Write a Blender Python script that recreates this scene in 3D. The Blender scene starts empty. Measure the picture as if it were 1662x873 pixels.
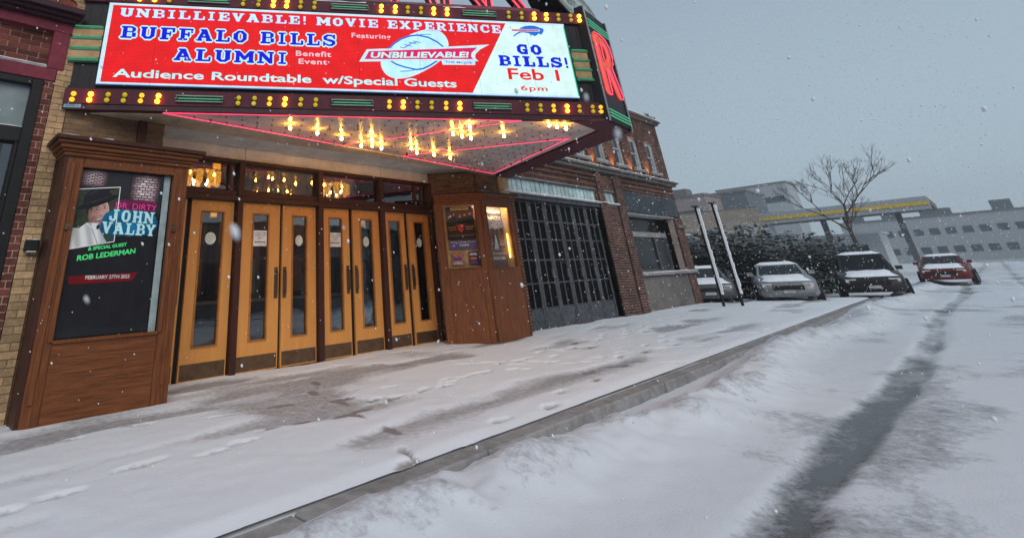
import bpy, math, random
import numpy as np
from mathutils import Vector, Matrix
random.seed(7); RNG = np.random.default_rng(7)
R = math.radians
scene = bpy.context.scene
COL = scene.collection

# ------------------------------------------------------------------ camera
cd = bpy.data.cameras.new('camera'); cam = bpy.data.objects.new('camera', cd); COL.objects.link(cam)
scene.camera = cam
Rm = ((0.75393197, 0.22707447, 0.61646068), (-0.65524029, 0.32762014, 0.68067996), (-0.0473999, -0.91711626, 0.39579164))
M4 = Matrix.Identity(4)
for i in range(3):
    M4[i][0] = Rm[i][0]; M4[i][1] = -Rm[i][1]; M4[i][2] = -Rm[i][2]
M4.translation = Vector((0, 0, 1.15))
cam.matrix_world = M4
cd.sensor_fit = 'HORIZONTAL'; cd.sensor_width = 36; cd.lens = 826.655 / 1662 * 36
cd.shift_x = (831 - 600) / 1662; cd.shift_y = (105.5 - 436.5) / 1662
cd.clip_start = 0.02; cd.clip_end = 3000
cd.dof.use_dof = True; cd.dof.focus_distance = 8.0; cd.dof.aperture_fstop = 4.2

# ------------------------------------------------------------------ world, sun, exposure
w = bpy.data.worlds.new("World"); scene.world = w; w.use_nodes = True
nt = w.node_tree; nt.nodes.clear()
out = nt.nodes.new('ShaderNodeOutputWorld'); bg = nt.nodes.new('ShaderNodeBackground')
sky = nt.nodes.new('ShaderNodeTexSky'); sky.sky_type = 'NISHITA'; sky.sun_disc = False
sky.sun_elevation = R(32); sky.sun_rotation = R(205)
sky.dust_density = 4.0; sky.air_density = 1.0
sk = nt.nodes.new('ShaderNodeVectorMath'); sk.operation = 'SCALE'; sk.inputs['Scale'].default_value = 0.9
nt.links.new(sky.outputs[0], sk.inputs[0])
tc = nt.nodes.new('ShaderNodeTexCoord'); sp = nt.nodes.new('ShaderNodeSeparateXYZ'); nt.links.new(tc.outputs['Generated'], sp.inputs[0])
ramp = nt.nodes.new('ShaderNodeValToRGB'); nt.links.new(sp.outputs[2], ramp.inputs[0])
e = ramp.color_ramp.elements
e[0].position = 0.0; e[0].color = (0.368, 0.460, 0.526, 1); e[1].position = 0.75; e[1].color = (0.258, 0.335, 0.415, 1)
no = nt.nodes.new('ShaderNodeTexNoise'); no.inputs['Scale'].default_value = 1.6; no.inputs['Detail'].default_value = 4
nt.links.new(tc.outputs['Generated'], no.inputs['Vector'])
mr = nt.nodes.new('ShaderNodeMapRange'); mr.inputs['From Min'].default_value = .3; mr.inputs['From Max'].default_value = .7
mr.inputs['To Min'].default_value = .94; mr.inputs['To Max'].default_value = 1.05; nt.links.new(no.outputs[0], mr.inputs[0])
cl = nt.nodes.new('ShaderNodeVectorMath'); cl.operation = 'SCALE'; nt.links.new(ramp.outputs[0], cl.inputs[0]); nt.links.new(mr.outputs[0], cl.inputs['Scale'])
# cloud layer radiance is written for background strength 0.1
cs = nt.nodes.new('ShaderNodeVectorMath'); cs.operation = 'SCALE'; cs.inputs['Scale'].default_value = 10.0; nt.links.new(cl.outputs[0], cs.inputs[0])
mx = nt.nodes.new('ShaderNodeMixRGB'); mx.inputs[0].default_value = 0.94
nt.links.new(sk.outputs[0], mx.inputs[1]); nt.links.new(cs.outputs[0], mx.inputs[2])
nt.links.new(mx.outputs[0], bg.inputs[0]); bg.inputs[1].default_value = 0.1; nt.links.new(bg.outputs[0], out.inputs[0])
sd = bpy.data.lights.new('sun', 'SUN'); sd.energy = 1.6; sd.angle = R(40); sd.color = (1, .96, .9)
sun = bpy.data.objects.new('sun', sd); COL.objects.link(sun)
el, az = R(32), R(205)
sv = Vector((math.sin(az) * math.cos(el), math.cos(az) * math.cos(el), math.sin(el)))
sun.rotation_euler = sv.to_track_quat('Z', 'Y').to_euler(); sun.location = sv * 60
scene.view_settings.view_transform = 'Standard'; scene.view_settings.look = 'None'
scene.view_settings.exposure = 0.25; scene.view_settings.gamma = 1
cy = scene.cycles
cy.max_bounces = 6; cy.diffuse_bounces = 3; cy.glossy_bounces = 3; cy.transmission_bounces = 4; cy.transparent_max_bounces = 8
cy.caustics_reflective = False; cy.caustics_refractive = False; cy.sample_clamp_indirect = 4.0
cy.use_denoising = True

# ------------------------------------------------------------------ helpers
def srgb(r, g, b):
    f = lambda c: (c / 12.92 if c <= .04045 else ((c + .055) / 1.055) ** 2.4)
    return (f(r / 255), f(g / 255), f(b / 255))
def mat(name, col, rough=.7, metal=0, var=.25, scale=8, col2=None, stretch=(1, 1, 1), bump=.0, emit=None, es=0, spec=.22, rnd=0, grime=0, coat=0):
    spec = min(spec, .5)
    m = bpy.data.materials.new(name); m.use_nodes = True; n = m.node_tree.nodes; l = m.node_tree.links
    b = n['Principled BSDF']; b.inputs['Roughness'].default_value = rough; b.inputs['Metallic'].default_value = metal
    b.inputs['Specular IOR Level'].default_value = spec
    if coat: b.inputs['Coat Weight'].default_value = coat; b.inputs['Coat Roughness'].default_value = .15
    tc = n.new('ShaderNodeTexCoord'); geo = n.new('ShaderNodeNewGeometry')
    mp = n.new('ShaderNodeMapping'); mp.inputs['Scale'].default_value = stretch; l.new(geo.outputs['Position'], mp.inputs[0])
    nz = n.new('ShaderNodeTexNoise'); nz.inputs['Scale'].default_value = scale; nz.inputs['Detail'].default_value = 6; nz.inputs['Roughness'].default_value = .65
    l.new(mp.outputs[0], nz.inputs['Vector'])
    mixn = n.new('ShaderNodeMixRGB')
    c2 = col2 if col2 else tuple(max(0, c * (1 - var)) for c in col)
    c1 = col if col2 else tuple(min(1, c * (1 + var * .6)) for c in col)
    mixn.inputs[1].default_value = (*c1, 1); mixn.inputs[2].default_value = (*c2, 1)
    cr = n.new('ShaderNodeMapRange'); cr.inputs['From Min'].default_value = .35; cr.inputs['From Max'].default_value = .65
    l.new(nz.outputs[0], cr.inputs[0]); l.new(cr.outputs[0], mixn.inputs[0])
    last = mixn.outputs[0]
    if rnd:
        at = n.new('ShaderNodeAttribute'); at.attribute_name = 'rnd'
        oi = n.new('ShaderNodeObjectInfo'); ad = n.new('ShaderNodeMath'); ad.operation = 'ADD'
        l.new(at.outputs['Fac'], ad.inputs[0]); l.new(oi.outputs['Random'], ad.inputs[1])
        fr = n.new('ShaderNodeMath'); fr.operation = 'FRACT'; l.new(ad.outputs[0], fr.inputs[0])
        m2 = n.new('ShaderNodeMapRange'); m2.inputs['To Min'].default_value = 1 - rnd; m2.inputs['To Max'].default_value = 1 + rnd * .6
        l.new(fr.outputs[0], m2.inputs[0])
        sc = n.new('ShaderNodeVectorMath'); sc.operation = 'SCALE'; l.new(last, sc.inputs[0]); l.new(m2.outputs[0], sc.inputs['Scale']); last = sc.outputs[0]
    if grime:
        g = n.new('ShaderNodeTexNoise'); g.inputs['Scale'].default_value = 1.3; g.inputs['Detail'].default_value = 8; g.inputs['Roughness'].default_value = .7
        l.new(geo.outputs['Position'], g.inputs['Vector'])
        gr = n.new('ShaderNodeMapRange'); gr.inputs['From Min'].default_value = .4; gr.inputs['From Max'].default_value = .7; gr.inputs['To Min'].default_value = 1; gr.inputs['To Max'].default_value = 1 - grime
        l.new(g.outputs[0], gr.inputs[0])
        sc = n.new('ShaderNodeVectorMath'); sc.operation = 'SCALE'; l.new(last, sc.inputs[0]); l.new(gr.outputs[0], sc.inputs['Scale']); last = sc.outputs[0]
    l.new(last, b.inputs['Base Color'])
    if bump:
        bp = n.new('ShaderNodeBump'); bp.inputs['Strength'].default_value = bump; bp.inputs['Distance'].default_value = .01
        l.new(nz.outputs[0], bp.inputs['Height']); l.new(bp.outputs[0], b.inputs['Normal'])
    if es:
        b.inputs['Emission Color'].default_value = (*(emit or col), 1); b.inputs['Emission Strength'].default_value = es
    return m
def emat(name, col, s, mottle=0, scale=20):
    m = bpy.data.materials.new(name); m.use_nodes = True; n = m.node_tree.nodes; l = m.node_tree.links
    b = n['Principled BSDF']; b.inputs['Base Color'].default_value = (*[c * .15 for c in col], 1); b.inputs['Roughness'].default_value = .4
    b.inputs['Emission Strength'].default_value = s; b.inputs['Emission Color'].default_value = (*col, 1)
    if mottle:
        geo = n.new('ShaderNodeNewGeometry'); nz = n.new('ShaderNodeTexNoise'); nz.inputs['Scale'].default_value = scale; nz.inputs['Detail'].default_value = 3
        l.new(geo.outputs['Position'], nz.inputs['Vector'])
        r = n.new('ShaderNodeMapRange'); r.inputs['From Min'].default_value = .3; r.inputs['From Max'].default_value = .7
        r.inputs['To Min'].default_value = s * (1 - mottle); r.inputs['To Max'].default_value = s * (1 + mottle); l.new(nz.outputs[0], r.inputs[0])
        l.new(r.outputs[0], b.inputs['Emission Strength'])
    return m
def ledmat(name, col, s, line=.16):
    """LED panel: emitting dots in rows and columns, with faint module seams"""
    m = bpy.data.materials.new(name); m.use_nodes = True; n = m.node_tree.nodes; l = m.node_tree.links
    b = n['Principled BSDF']; b.inputs['Base Color'].default_value = (.006, .006, .006, 1); b.inputs['Roughness'].default_value = .6; b.inputs['Specular IOR Level'].default_value = .05
    b.inputs['Emission Color'].default_value = (*col, 1)
    uv = n.new('ShaderNodeUVMap'); s1 = n.new('ShaderNodeSeparateXYZ'); l.new(uv.outputs[0], s1.inputs[0])
    def wave(o, period, lo):
        a = n.new('ShaderNodeMath'); a.operation = 'MULTIPLY'; a.inputs[1].default_value = 2 * math.pi / period; l.new(o, a.inputs[0])
        c = n.new('ShaderNodeMath'); c.operation = 'COSINE'; l.new(a.outputs[0], c.inputs[0])
        r = n.new('ShaderNodeMapRange'); r.inputs['From Min'].default_value = -1; r.inputs['From Max'].default_value = 1
        r.inputs['To Min'].default_value = lo; r.inputs['To Max'].default_value = 2 - lo; l.new(c.outputs[0], r.inputs[0]); return r.outputs[0]
    p = n.new('ShaderNodeMath'); p.operation = 'MULTIPLY'; l.new(wave(s1.outputs[0], .0205, 1 - line), p.inputs[0]); l.new(wave(s1.outputs[1], .0205, 1 - line), p.inputs[1])
    nz = n.new('ShaderNodeTexNoise'); nz.inputs['Scale'].default_value = 5; nz.inputs['Detail'].default_value = 5; l.new(uv.outputs[0], nz.inputs['Vector'])
    r = n.new('ShaderNodeMapRange'); r.inputs['From Min'].default_value = .3; r.inputs['From Max'].default_value = .7; r.inputs['To Min'].default_value = .9 * s; r.inputs['To Max'].default_value = 1.1 * s
    l.new(nz.outputs[0], r.inputs[0])
    # module seams every 0.96 m
    a = n.new('ShaderNodeMath'); a.operation = 'PINGPONG'; a.inputs[1].default_value = .48; l.new(s1.outputs[0], a.inputs[0])
    g = n.new('ShaderNodeMath'); g.operation = 'GREATER_THAN'; g.inputs[1].default_value = .004; l.new(a.outputs[0], g.inputs[0])
    gm = n.new('ShaderNodeMapRange'); gm.inputs['To Min'].default_value = .7; gm.inputs['To Max'].default_value = 1; l.new(g.outputs[0], gm.inputs[0])
    q = n.new('ShaderNodeMath'); q.operation = 'MULTIPLY'; l.new(p.outputs[0], q.inputs[0]); l.new(r.outputs[0], q.inputs[1])
    q2 = n.new('ShaderNodeMath'); q2.operation = 'MULTIPLY'; l.new(q.outputs[0], q2.inputs[0]); l.new(gm.outputs[0], q2.inputs[1])
    l.new(q2.outputs[0], b.inputs['Emission Strength'])
    return m
def glassmat(name, tint=(.8, .8, .8), refl=1.0, ior=1.5, rough=.01, gain=1.3):
    m = bpy.data.materials.new(name); m.use_nodes = True; n = m.node_tree.nodes; l = m.node_tree.links; n.clear()
    o = n.new('ShaderNodeOutputMaterial'); mix = n.new('ShaderNodeMixShader'); t = n.new('ShaderNodeBsdfTransparent'); g = n.new('ShaderNodeBsdfGlossy')
    t.inputs[0].default_value = (*tint, 1); g.inputs['Roughness'].default_value = rough; g.inputs[0].default_value = (refl, refl, refl, 1)
    geo = n.new('ShaderNodeNewGeometry'); nz = n.new('ShaderNodeTexNoise'); nz.inputs['Scale'].default_value = 1.7; l.new(geo.outputs['Position'], nz.inputs['Vector'])
    bp = n.new('ShaderNodeBump'); bp.inputs['Strength'].default_value = .06; bp.inputs['Distance'].default_value = .05; l.new(nz.outputs[0], bp.inputs['Height'])
    l.new(bp.outputs[0], g.inputs['Normal'])
    f = n.new('ShaderNodeFresnel'); f.inputs[0].default_value = ior
    mu = n.new('ShaderNodeMath'); mu.operation = 'MULTIPLY_ADD'; mu.inputs[1].default_value = gain; mu.inputs[2].default_value = 0; mu.use_clamp = True; l.new(f.outputs[0], mu.inputs[0])
    l.new(mu.outputs[0], mix.inputs[0]); l.new(t.outputs[0], mix.inputs[1]); l.new(g.outputs[0], mix.inputs[2]); l.new(mix.outputs[0], o.inputs[0])
    return m

def wloc(o):
    v = Vector((0, 0, 0))
    while o is not None:
        v += Vector(o.location); o = o.parent
    return v
def tag(o, label=None, cat=None, group=None, kind=None):
    if label: o['label'] = label
    if cat: o['category'] = cat
    if group: o['group'] = group
    if kind: o['kind'] = kind
    return o
def thing(name, label, cat, loc=(0, 0, 0), group=None):
    o = bpy.data.objects.new(name, None); COL.objects.link(o); o.location = loc; o.empty_display_size = .2
    return tag(o, label, cat, group)
class MB:
    """collects shapes in world coordinates; build() makes ONE mesh object"""
    def __init__(s): s.v = []; s.f = []; s.c = []; s.uv = {}
    def poly(s, pts, uvs=None):
        i = len(s.v); s.v += [tuple(p) for p in pts]; s.f.append(tuple(range(i, i + len(pts))))
        if uvs: s.uv[len(s.f) - 1] = uvs
        return s
    def hexa(s, p, r=None):
        i = len(s.v); s.v += [tuple(q) for q in p]; n0 = len(s.f)
        for f in ((0, 3, 2, 1), (4, 5, 6, 7), (0, 1, 5, 4), (1, 2, 6, 5), (2, 3, 7, 6), (3, 0, 4, 7)): s.f.append(tuple(i + k for k in f))
        if r is not None:
            for k in range(n0, len(s.f)): s.c.append((k, r))
        return s
    def box(s, x0, x1, y0, y1, z0, z1, r=None):
        return s.hexa([(x0, y0, z0), (x1, y0, z0), (x1, y1, z0), (x0, y1, z0), (x0, y0, z1), (x1, y0, z1), (x1, y1, z1), (x0, y1, z1)], r)
    def fbox(s, F, u0, u1, v0, v1, o0, o1, r=None):
        P = lambda u, v, o: F(u, v, o)
        return s.hexa([P(u0, v0, o1), P(u1, v0, o1), P(u1, v0, o0), P(u0, v0, o0), P(u0, v1, o1), P(u1, v1, o1), P(u1, v1, o0), P(u0, v1, o0)], r)
    def fpoly(s, F, pts, o):
        return s.poly([F(u, v, o) for u, v in pts], [(u, v) for u, v in pts])
    def prism(s, bot, z0, z1):
        n = len(bot); i = len(s.v); s.v += [(x, y, z0) for x, y in bot] + [(x, y, z1) for x, y in bot]
        s.f.append(tuple(i + k for k in range(n))[::-1]); s.f.append(tuple(i + n + k for k in range(n)))
        for k in range(n): s.f.append((i + k, i + (k + 1) % n, i + n + (k + 1) % n, i + n + k))
        return s
    def plate(s, F, pts, o0, o1):
        """outline pts (u,v) extruded from o0 to o1"""
        n = len(pts); i = len(s.v); s.v += [tuple(F(u, v, o0)) for u, v in pts] + [tuple(F(u, v, o1)) for u, v in pts]
        s.f.append(tuple(i + k for k in range(n))); s.f.append(tuple(i + n + k for k in range(n))[::-1])
        for k in range(n): s.f.append((i + k, i + (k + 1) % n, i + n + (k + 1) % n, i + n + k))
        return s
    def tube(s, pts, r, n=8, r2=None, closed=False, cap=True):
        pts = [Vector(p) for p in pts]; m = len(pts); rings = []
        for k, p in enumerate(pts):
            a = pts[k - 1] if (k > 0 or closed) else p; b = pts[(k + 1) % m] if (k < m - 1 or closed) else p
            d = (b - a).normalized() if (b - a).length > 1e-9 else Vector((0, 0, 1))
            up = Vector((0, 0, 1)) if abs(d.z) < .9 else Vector((1, 0, 0))
            x = d.cross(up).normalized(); y = d.cross(x).normalized()
            rr = r if r2 is None else r + (r2 - r) * k / (m - 1)
            i = len(s.v); s.v += [tuple(p + x * rr * math.cos(2 * math.pi * j / n) + y * rr * math.sin(2 * math.pi * j / n)) for j in range(n)]; rings.append(i)
        for k in range(m if closed else m - 1):
            a, b = rings[k], rings[(k + 1) % m]
            for j in range(n): s.f.append((a + j, a + (j + 1) % n, b + (j + 1) % n, b + j))
        if cap and not closed:
            s.f.append(tuple(rings[0] + j for j in range(n))[::-1]); s.f.append(tuple(rings[-1] + j for j in range(n)))
        return s
    def lathe(s, prof, c, axis=(0, 0, 1), n=12):
        a = Vector(axis).normalized(); up = Vector((0, 0, 1)) if abs(a.z) < .9 else Vector((1, 0, 0)); x = a.cross(up).normalized(); y = a.cross(x)
        c = Vector(c); rings = []
        for r, h in prof:
            i = len(s.v); s.v += [tuple(c + a * h + x * r * math.cos(2 * math.pi * j / n) + y * r * math.sin(2 * math.pi * j / n)) for j in range(n)]; rings.append(i)
        for k in range(len(rings) - 1):
            p, q = rings[k], rings[k + 1]
            for j in range(n): s.f.append((p + j, p + (j + 1) % n, q + (j + 1) % n, q + j))
        s.f.append(tuple(rings[0] + j for j in range(n))[::-1]); s.f.append(tuple(rings[-1] + j for j in range(n)))
        return s
    def mesh(s, name, m, off=(0, 0, 0), smooth=False):
        me = bpy.data.meshes.new(name); o = Vector(off)
        me.from_pydata([(x - o.x, y - o.y, z - o.z) for x, y, z in s.v], [], s.f)
        if m: me.materials.append(m)
        if s.c:
            at = me.attributes.new('rnd', 'FLOAT', 'FACE'); arr = np.zeros(len(s.f), dtype=np.float32)
            for k, r in s.c: arr[k] = r
            at.data.foreach_set('value', arr)
        if s.uv:
            ul = me.uv_layers.new(name='UVMap')
            for fi, uvs in s.uv.items():
                p = me.polygons[fi]
                for li, q in zip(p.loop_indices, uvs): ul.data[li].uv = q
        if smooth: me.shade_smooth()
        me.update(); return me
    def build(s, name, m, parent=None, smooth=False, bevel=0, loc=None, kind=None, label=None):
        base = wloc(parent) if parent else Vector(loc or (0, 0, 0))
        o = bpy.data.objects.new(name, s.mesh(name, m, base, smooth)); COL.objects.link(o)
        if parent: o.parent = parent
        else: o.location = base
        if bevel:
            b = o.modifiers.new('bevel', 'BEVEL'); b.width = bevel; b.segments = 1; b.limit_method = 'ANGLE'
        return tag(o, label, kind=kind)
def inst(name, me, parent, world, rot=None):
    o = bpy.data.objects.new(name, me); COL.objects.link(o); o.parent = parent; o.location = Vector(world) - wloc(parent)
    if rot: o.rotation_euler = rot
    return o
def frame(P0, ang, warp=None):
    """vertical plane frame: u along, v height, o outwards (towards the street)"""
    c, s = math.cos(R(ang)), math.sin(R(ang))
    def F(u, v, o=0.0):
        z = v + (warp(u, v) if warp else 0)
        return (P0[0] + u * c + s * o, P0[1] + u * s - c * o, z)
    F.ang = R(ang); return F
WALL = frame((0, 7.2), 0)

# ---- flat lettering
_tc = {}
def text_shape(t, bold=0.0, spacing=1.0):
    key = (t, bold, spacing)
    if key in _tc: return _tc[key]
    c = bpy.data.curves.new('t', 'FONT'); c.body = t; c.size = 1; c.offset = bold; c.space_character = spacing; c.resolution_u = 3; c.fill_mode = 'FRONT'
    o = bpy.data.objects.new('t', c); COL.objects.link(o)
    me = o.to_mesh(); V = [tuple(v.co[:2]) for v in me.vertices]; Fc = [tuple(p.vertices) for p in me.polygons]
    o.to_mesh_clear(); bpy.data.objects.remove(o); bpy.data.curves.remove(c)
    xs = [v[0] for v in V]; ys = [v[1] for v in V]; x0, x1, y0, y1 = min(xs), max(xs), min(ys), max(ys)
    V = [((x - x0) / (x1 - x0), (y - y0) / (y1 - y0)) for x, y in V]
    _tc[key] = (V, Fc); return _tc[key]
def put_text(mb, F, t, u0, u1, v0, v1, o, bold=0.0, shear=0.0, slope=0.0, spacing=1.0, arch=0.0):
    V, Fc = text_shape(t, bold, spacing)
    i = len(mb.v); base = len(mb.f)
    L = []
    for x, y in V:
        u = u0 + x * (u1 - u0) + shear * y * (v1 - v0); v = v0 + y * (v1 - v0) + slope * x * (u1 - u0)
        L.append((u, v)); mb.v.append(tuple(F(u, v, o)))
    for f in Fc:
        mb.f.append(tuple(i + k for k in f)); mb.uv[len(mb.f) - 1] = [L[k] for k in f]
def words(parent, F, m, specs, o, name='lettering', **kw):
    '''each line of text, one part per word'''
    for sp_ in specs:
        t, u0, u1, v0, v1 = sp_[:5]; k2 = dict(kw); k2.update(sp_[5] if len(sp_) > 5 else {})
        mb = MB(); put_text(mb, F, t, u0, u1, v0, v1, o, **k2)
        fs = sorted(range(len(mb.f)), key=lambda i: min(q[0] for q in mb.uv[i])); cl = []; xm = None
        for i in fs:
            a = min(q[0] for q in mb.uv[i]); b = max(q[0] for q in mb.uv[i])
            if xm is None or a > xm + (v1 - v0) * .30: cl.append([])
            xm = b if xm is None else max(xm, b); cl[-1].append(i)
        for c in cl:
            w_ = MB(); mp_ = {}
            for i in c:
                f = []
                for j in mb.f[i]:
                    if j not in mp_: mp_[j] = len(w_.v); w_.v.append(mb.v[j])
                    f.append(mp_[j])
                w_.f.append(tuple(f)); w_.uv[len(w_.f) - 1] = mb.uv[i]
            w_.build(name, m, parent)
# ---- slab lettering drawn as cells
def G(*a): return a
SL = {
 'I': [(.5, 0.08, .5, .92, .3), (.12, .07, .88, .07, .15), (.12, .93, .88, .93, .15)],
 'L': [(.33, .08, .33, .92, .28), (.06, .93, .62, .93, .15), (.06, .07, .94, .07, .15), (.9, .1, .9, .33, .14)],
 'B': [(.27, .08, .27, .92, .28), (.05, .93, .7, .93, .15), (.05, .07, .72, .07, .15), (.3, .52, .74, .52, .15), (.8, .65, .8, .82, .22), (.84, .18, .84, .4, .22), (.72, .53, .8, .62, .15), (.72, .9, .8, .82, .15)],
 'U': [(.25, .25, .25, .92, .28), (.77, .25, .77, .92, .28), (.04, .93, .44, .93, .15), (.58, .93, .97, .93, .15), (.4, .1, .62, .1, .19), (.25, .25, .4, .1, .22), (.77, .25, .62, .1, .22)],
 'F': [(.32, .08, .32, .92, .28), (.06, .93, .94, .93, .15), (.06, .07, .62, .07, .15), (.32, .5, .7, .5, .15), (.9, .7, .9, .92, .14), (.7, .38, .7, .62, .12)],
 'E': [(.3, .08, .3, .92, .28), (.05, .93, .92, .93, .15), (.05, .07, .94, .07, .15), (.32, .5, .68, .5, .15), (.88, .7, .88, .92, .14), (.9, .1, .9, .32, .14), (.68, .38, .68, .62, .12)],
 'A': [(.2, .1, .48, .92, .22), (.8, .1, .52, .92, .26), (.3, .34, .72, .34, .14), (.02, .07, .4, .07, .15), (.6, .07, .99, .07, .15), (.25, .93, .6, .93, .14)],
 'O': [(.2, .3, .2, .7, .28), (.8, .3, .8, .7, .28), (.38, .08, .62, .08, .17), (.38, .92, .62, .92, .17), (.2, .3, .38, .1, .22), (.8, .3, .62, .1, .22), (.2, .7, .38, .9, .22), (.8, .7, .62, .9, .22)],
 'C': [(.2, .3, .2, .7, .28), (.38, .08, .7, .08, .17), (.38, .92, .66, .92, .17), (.2, .3, .38, .1, .22), (.2, .7, .38, .9, .22), (.86, .62, .86, .94, .14), (.66, .92, .85, .75, .15), (.7, .08, .88, .26, .16)],
 'G': [(.2, .3, .2, .7, .28), (.38, .08, .66, .08, .17), (.38, .92, .66, .92, .17), (.2, .3, .38, .1, .22), (.2, .7, .38, .9, .22), (.86, .66, .86, .94, .14), (.66, .92, .85, .75, .15), (.8, .08, .8, .42, .24), (.55, .44, .95, .44, .15)],
 'M': [(.17, .08, .17, .92, .2), (.83, .08, .83, .92, .24), (.2, .9, .5, .35, .22), (.8, .9, .5, .35, .2), (.0, .07, .34, .07, .15), (.64, .07, 1, .07, .15), (0, .93, .24, .93, .15), (.76, .93, 1, .93, .15)],
 'N': [(.2, .08, .2, .92, .18), (.8, .08, .8, .92, .18), (.22, .9, .78, .12, .26), (.01, .07, .4, .07, .15), (.01, .93, .28, .93, .15), (.6, .93, .99, .93, .15)],
 'V': [(.22, .9, .5, .12, .28), (.78, .9, .5, .12, .2), (.02, .93, .44, .93, .15), (.6, .93, .98, .93, .15), (.42, .07, .58, .07, .15)],
 'X': [(.22, .9, .78, .1, .28), (.78, .9, .22, .1, .2), (.02, .93, .42, .93, .15), (.6, .93, .98, .93, .15), (.02, .07, .4, .07, .15), (.58, .07, .98, .07, .15)],
 'P': [(.3, .08, .3, .92, .28), (.05, .93, .7, .93, .15), (.05, .07, .6, .07, .15), (.3, .42, .72, .42, .15), (.82, .56, .82, .8, .24), (.7, .42, .82, .56, .15), (.7, .92, .82, .8, .15)],
 'R': [(.27, .08, .27, .92, .28), (.04, .93, .68, .93, .15), (.04, .07, .5, .07, .15), (.3, .48, .68, .48, .15), (.79, .6, .79, .8, .24), (.68, .48, .79, .6, .15), (.68, .92, .79, .8, .15), (.56, .46, .8, .12, .24), (.7, .07, .98, .07, .15)],
 'S': [(.2, .62, .2, .78, .24), (.36, .92, .66, .92, .17), (.86, .68, .86, .94, .14), (.2, .78, .36, .9, .2), (.22, .6, .8, .4, .22), (.82, .22, .82, .38, .24), (.36, .08, .66, .08, .17), (.12, .06, .12, .32, .14), (.82, .22, .66, .1, .2), (.66, .92, .84, .78, .14), (.14, .24, .36, .1, .14)],
 '!': [(.5, .42, .5, .92, .34), (.5, .09, .5, .11, .3)],
 ' ': [],
 'J': [(.62, .25, .62, .92, .28), (.36, .93, .94, .93, .15), (.3, .1, .48, .1, .19), (.62, .25, .48, .1, .22), (.14, .2, .3, .1, .2), (.16, .18, .16, .34, .24)],
 'H': [(.24, .08, .24, .92, .26), (.78, .08, .78, .92, .26), (.03, .93, .45, .93, .14), (.57, .93, .99, .93, .14), (.03, .07, .45, .07, .14), (.57, .07, .99, .07, .14), (.24, .5, .78, .5, .15)],
 'Y': [(.2, .9, .5, .45, .27), (.82, .9, .52, .45, .2), (.5, .08, .5, .45, .28), (.0, .93, .4, .93, .14), (.62, .93, 1, .93, .14), (.25, .07, .76, .07, .14)]}
SW = {'I': .68, '!': .45, ' ': .5, 'M': 1.25, 'U': 1.05, 'N': 1.08, 'A': 1.08, 'O': 1.0, 'X': 1.08, 'V': 1.04}
def slab_words(text, u0, u1, v0, v1, parent, names, mats, rows=26, grow=2, F=None, gap=.13):
    ws = [SW.get(c, 1.0) for c in text]; tot = sum(ws) + gap * (len(text) - 1); cur = 0; st = None; wd = ''
    for i, c in enumerate(text + ' '):
        if c != ' ':
            if st is None: st = cur
            wd += c; en = cur + ws[i]
        elif wd:
            core, edge = MB(), MB(); slab(wd, u0 + st / tot * (u1 - u0), u0 + en / tot * (u1 - u0), v0, v1, rows, grow, F, core, edge, gap)
            core.build(names[0], mats[0], parent); edge.build(names[1], mats[1], parent); st = None; wd = ''
        if i < len(ws): cur += ws[i] + gap
def slab(text, u0, u1, v0, v1, rows=26, grow=2, F=None, core=None, edge=None, gap=.13):
    """draws a word in slab capitals on cells; returns (core, edge) added to two builders"""
    ws = [SW.get(c, 1.0) for c in text]; tot = sum(ws) + gap * (len(text) - 1)
    W = u1 - u0; H = v1 - v0; cell = H / rows; cols = int(round(W / cell)); pad = 4
    mask = np.zeros((rows + 2 * pad, cols + 2 * pad), bool)
    ys, xs = np.mgrid[0:rows + 2 * pad, 0:cols + 2 * pad]
    uu = (xs - pad + .5) / cols * tot; vv = (ys - pad + .5) / rows
    cur = 0
    for c, wd in zip(text, ws):
        asp = 1.0
        lx = (uu - cur) / wd
        near = (lx > -.1) & (lx < 1.1)
        for x0, y0, x1, y1, t in SL[c]:
            dx, dy = x1 - x0, y1 - y0; L2 = dx * dx + dy * dy + 1e-9
            if abs(dy) < 1e-6 or abs(dx) < 1e-6:
                # axis aligned bars with square ends
                if abs(dy) < 1e-6: mask |= near & (lx >= min(x0, x1)) & (lx <= max(x0, x1)) & (abs(vv - y0) <= t / 2)
                else: mask |= near & (abs(lx - x0) <= t / 2) & (vv >= min(y0, y1) - .07) & (vv <= max(y0, y1) + .07)
            else:
                k = np.clip(((lx - x0) * dx + (vv - y0) * dy) / L2, 0, 1)
                mask |= near & (np.hypot(lx - x0 - k * dx, vv - y0 - k * dy) <= t / 2) & (vv >= 0) & (vv <= 1)
        cur += wd + gap
    def emit(msk, mb, o):
        for r in range(msk.shape[0]):
            row = msk[r]; c = 0
            while c < len(row):
                if row[c]:
                    d = c
                    while d < len(row) and row[d]: d += 1
                    a = u0 + (c - pad) * W / cols; b = u0 + (d - pad) * W / cols
                    y0 = v0 + (r - pad) * cell; y1 = y0 + cell
                    mb.fpoly(F, [(a, y0), (b, y0), (b, y1), (a, y1)], o); c = d
                else: c += 1
    if edge is not None:
        g = mask.copy()
        for _ in range(grow):
            h = g.copy(); h[1:] |= g[:-1]; h[:-1] |= g[1:]; h[:, 1:] |= g[:, :-1]; h[:, :-1] |= g[:, 1:]; g = h
        emit(g, edge, .008)
    emit(mask, core, .0115)
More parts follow.
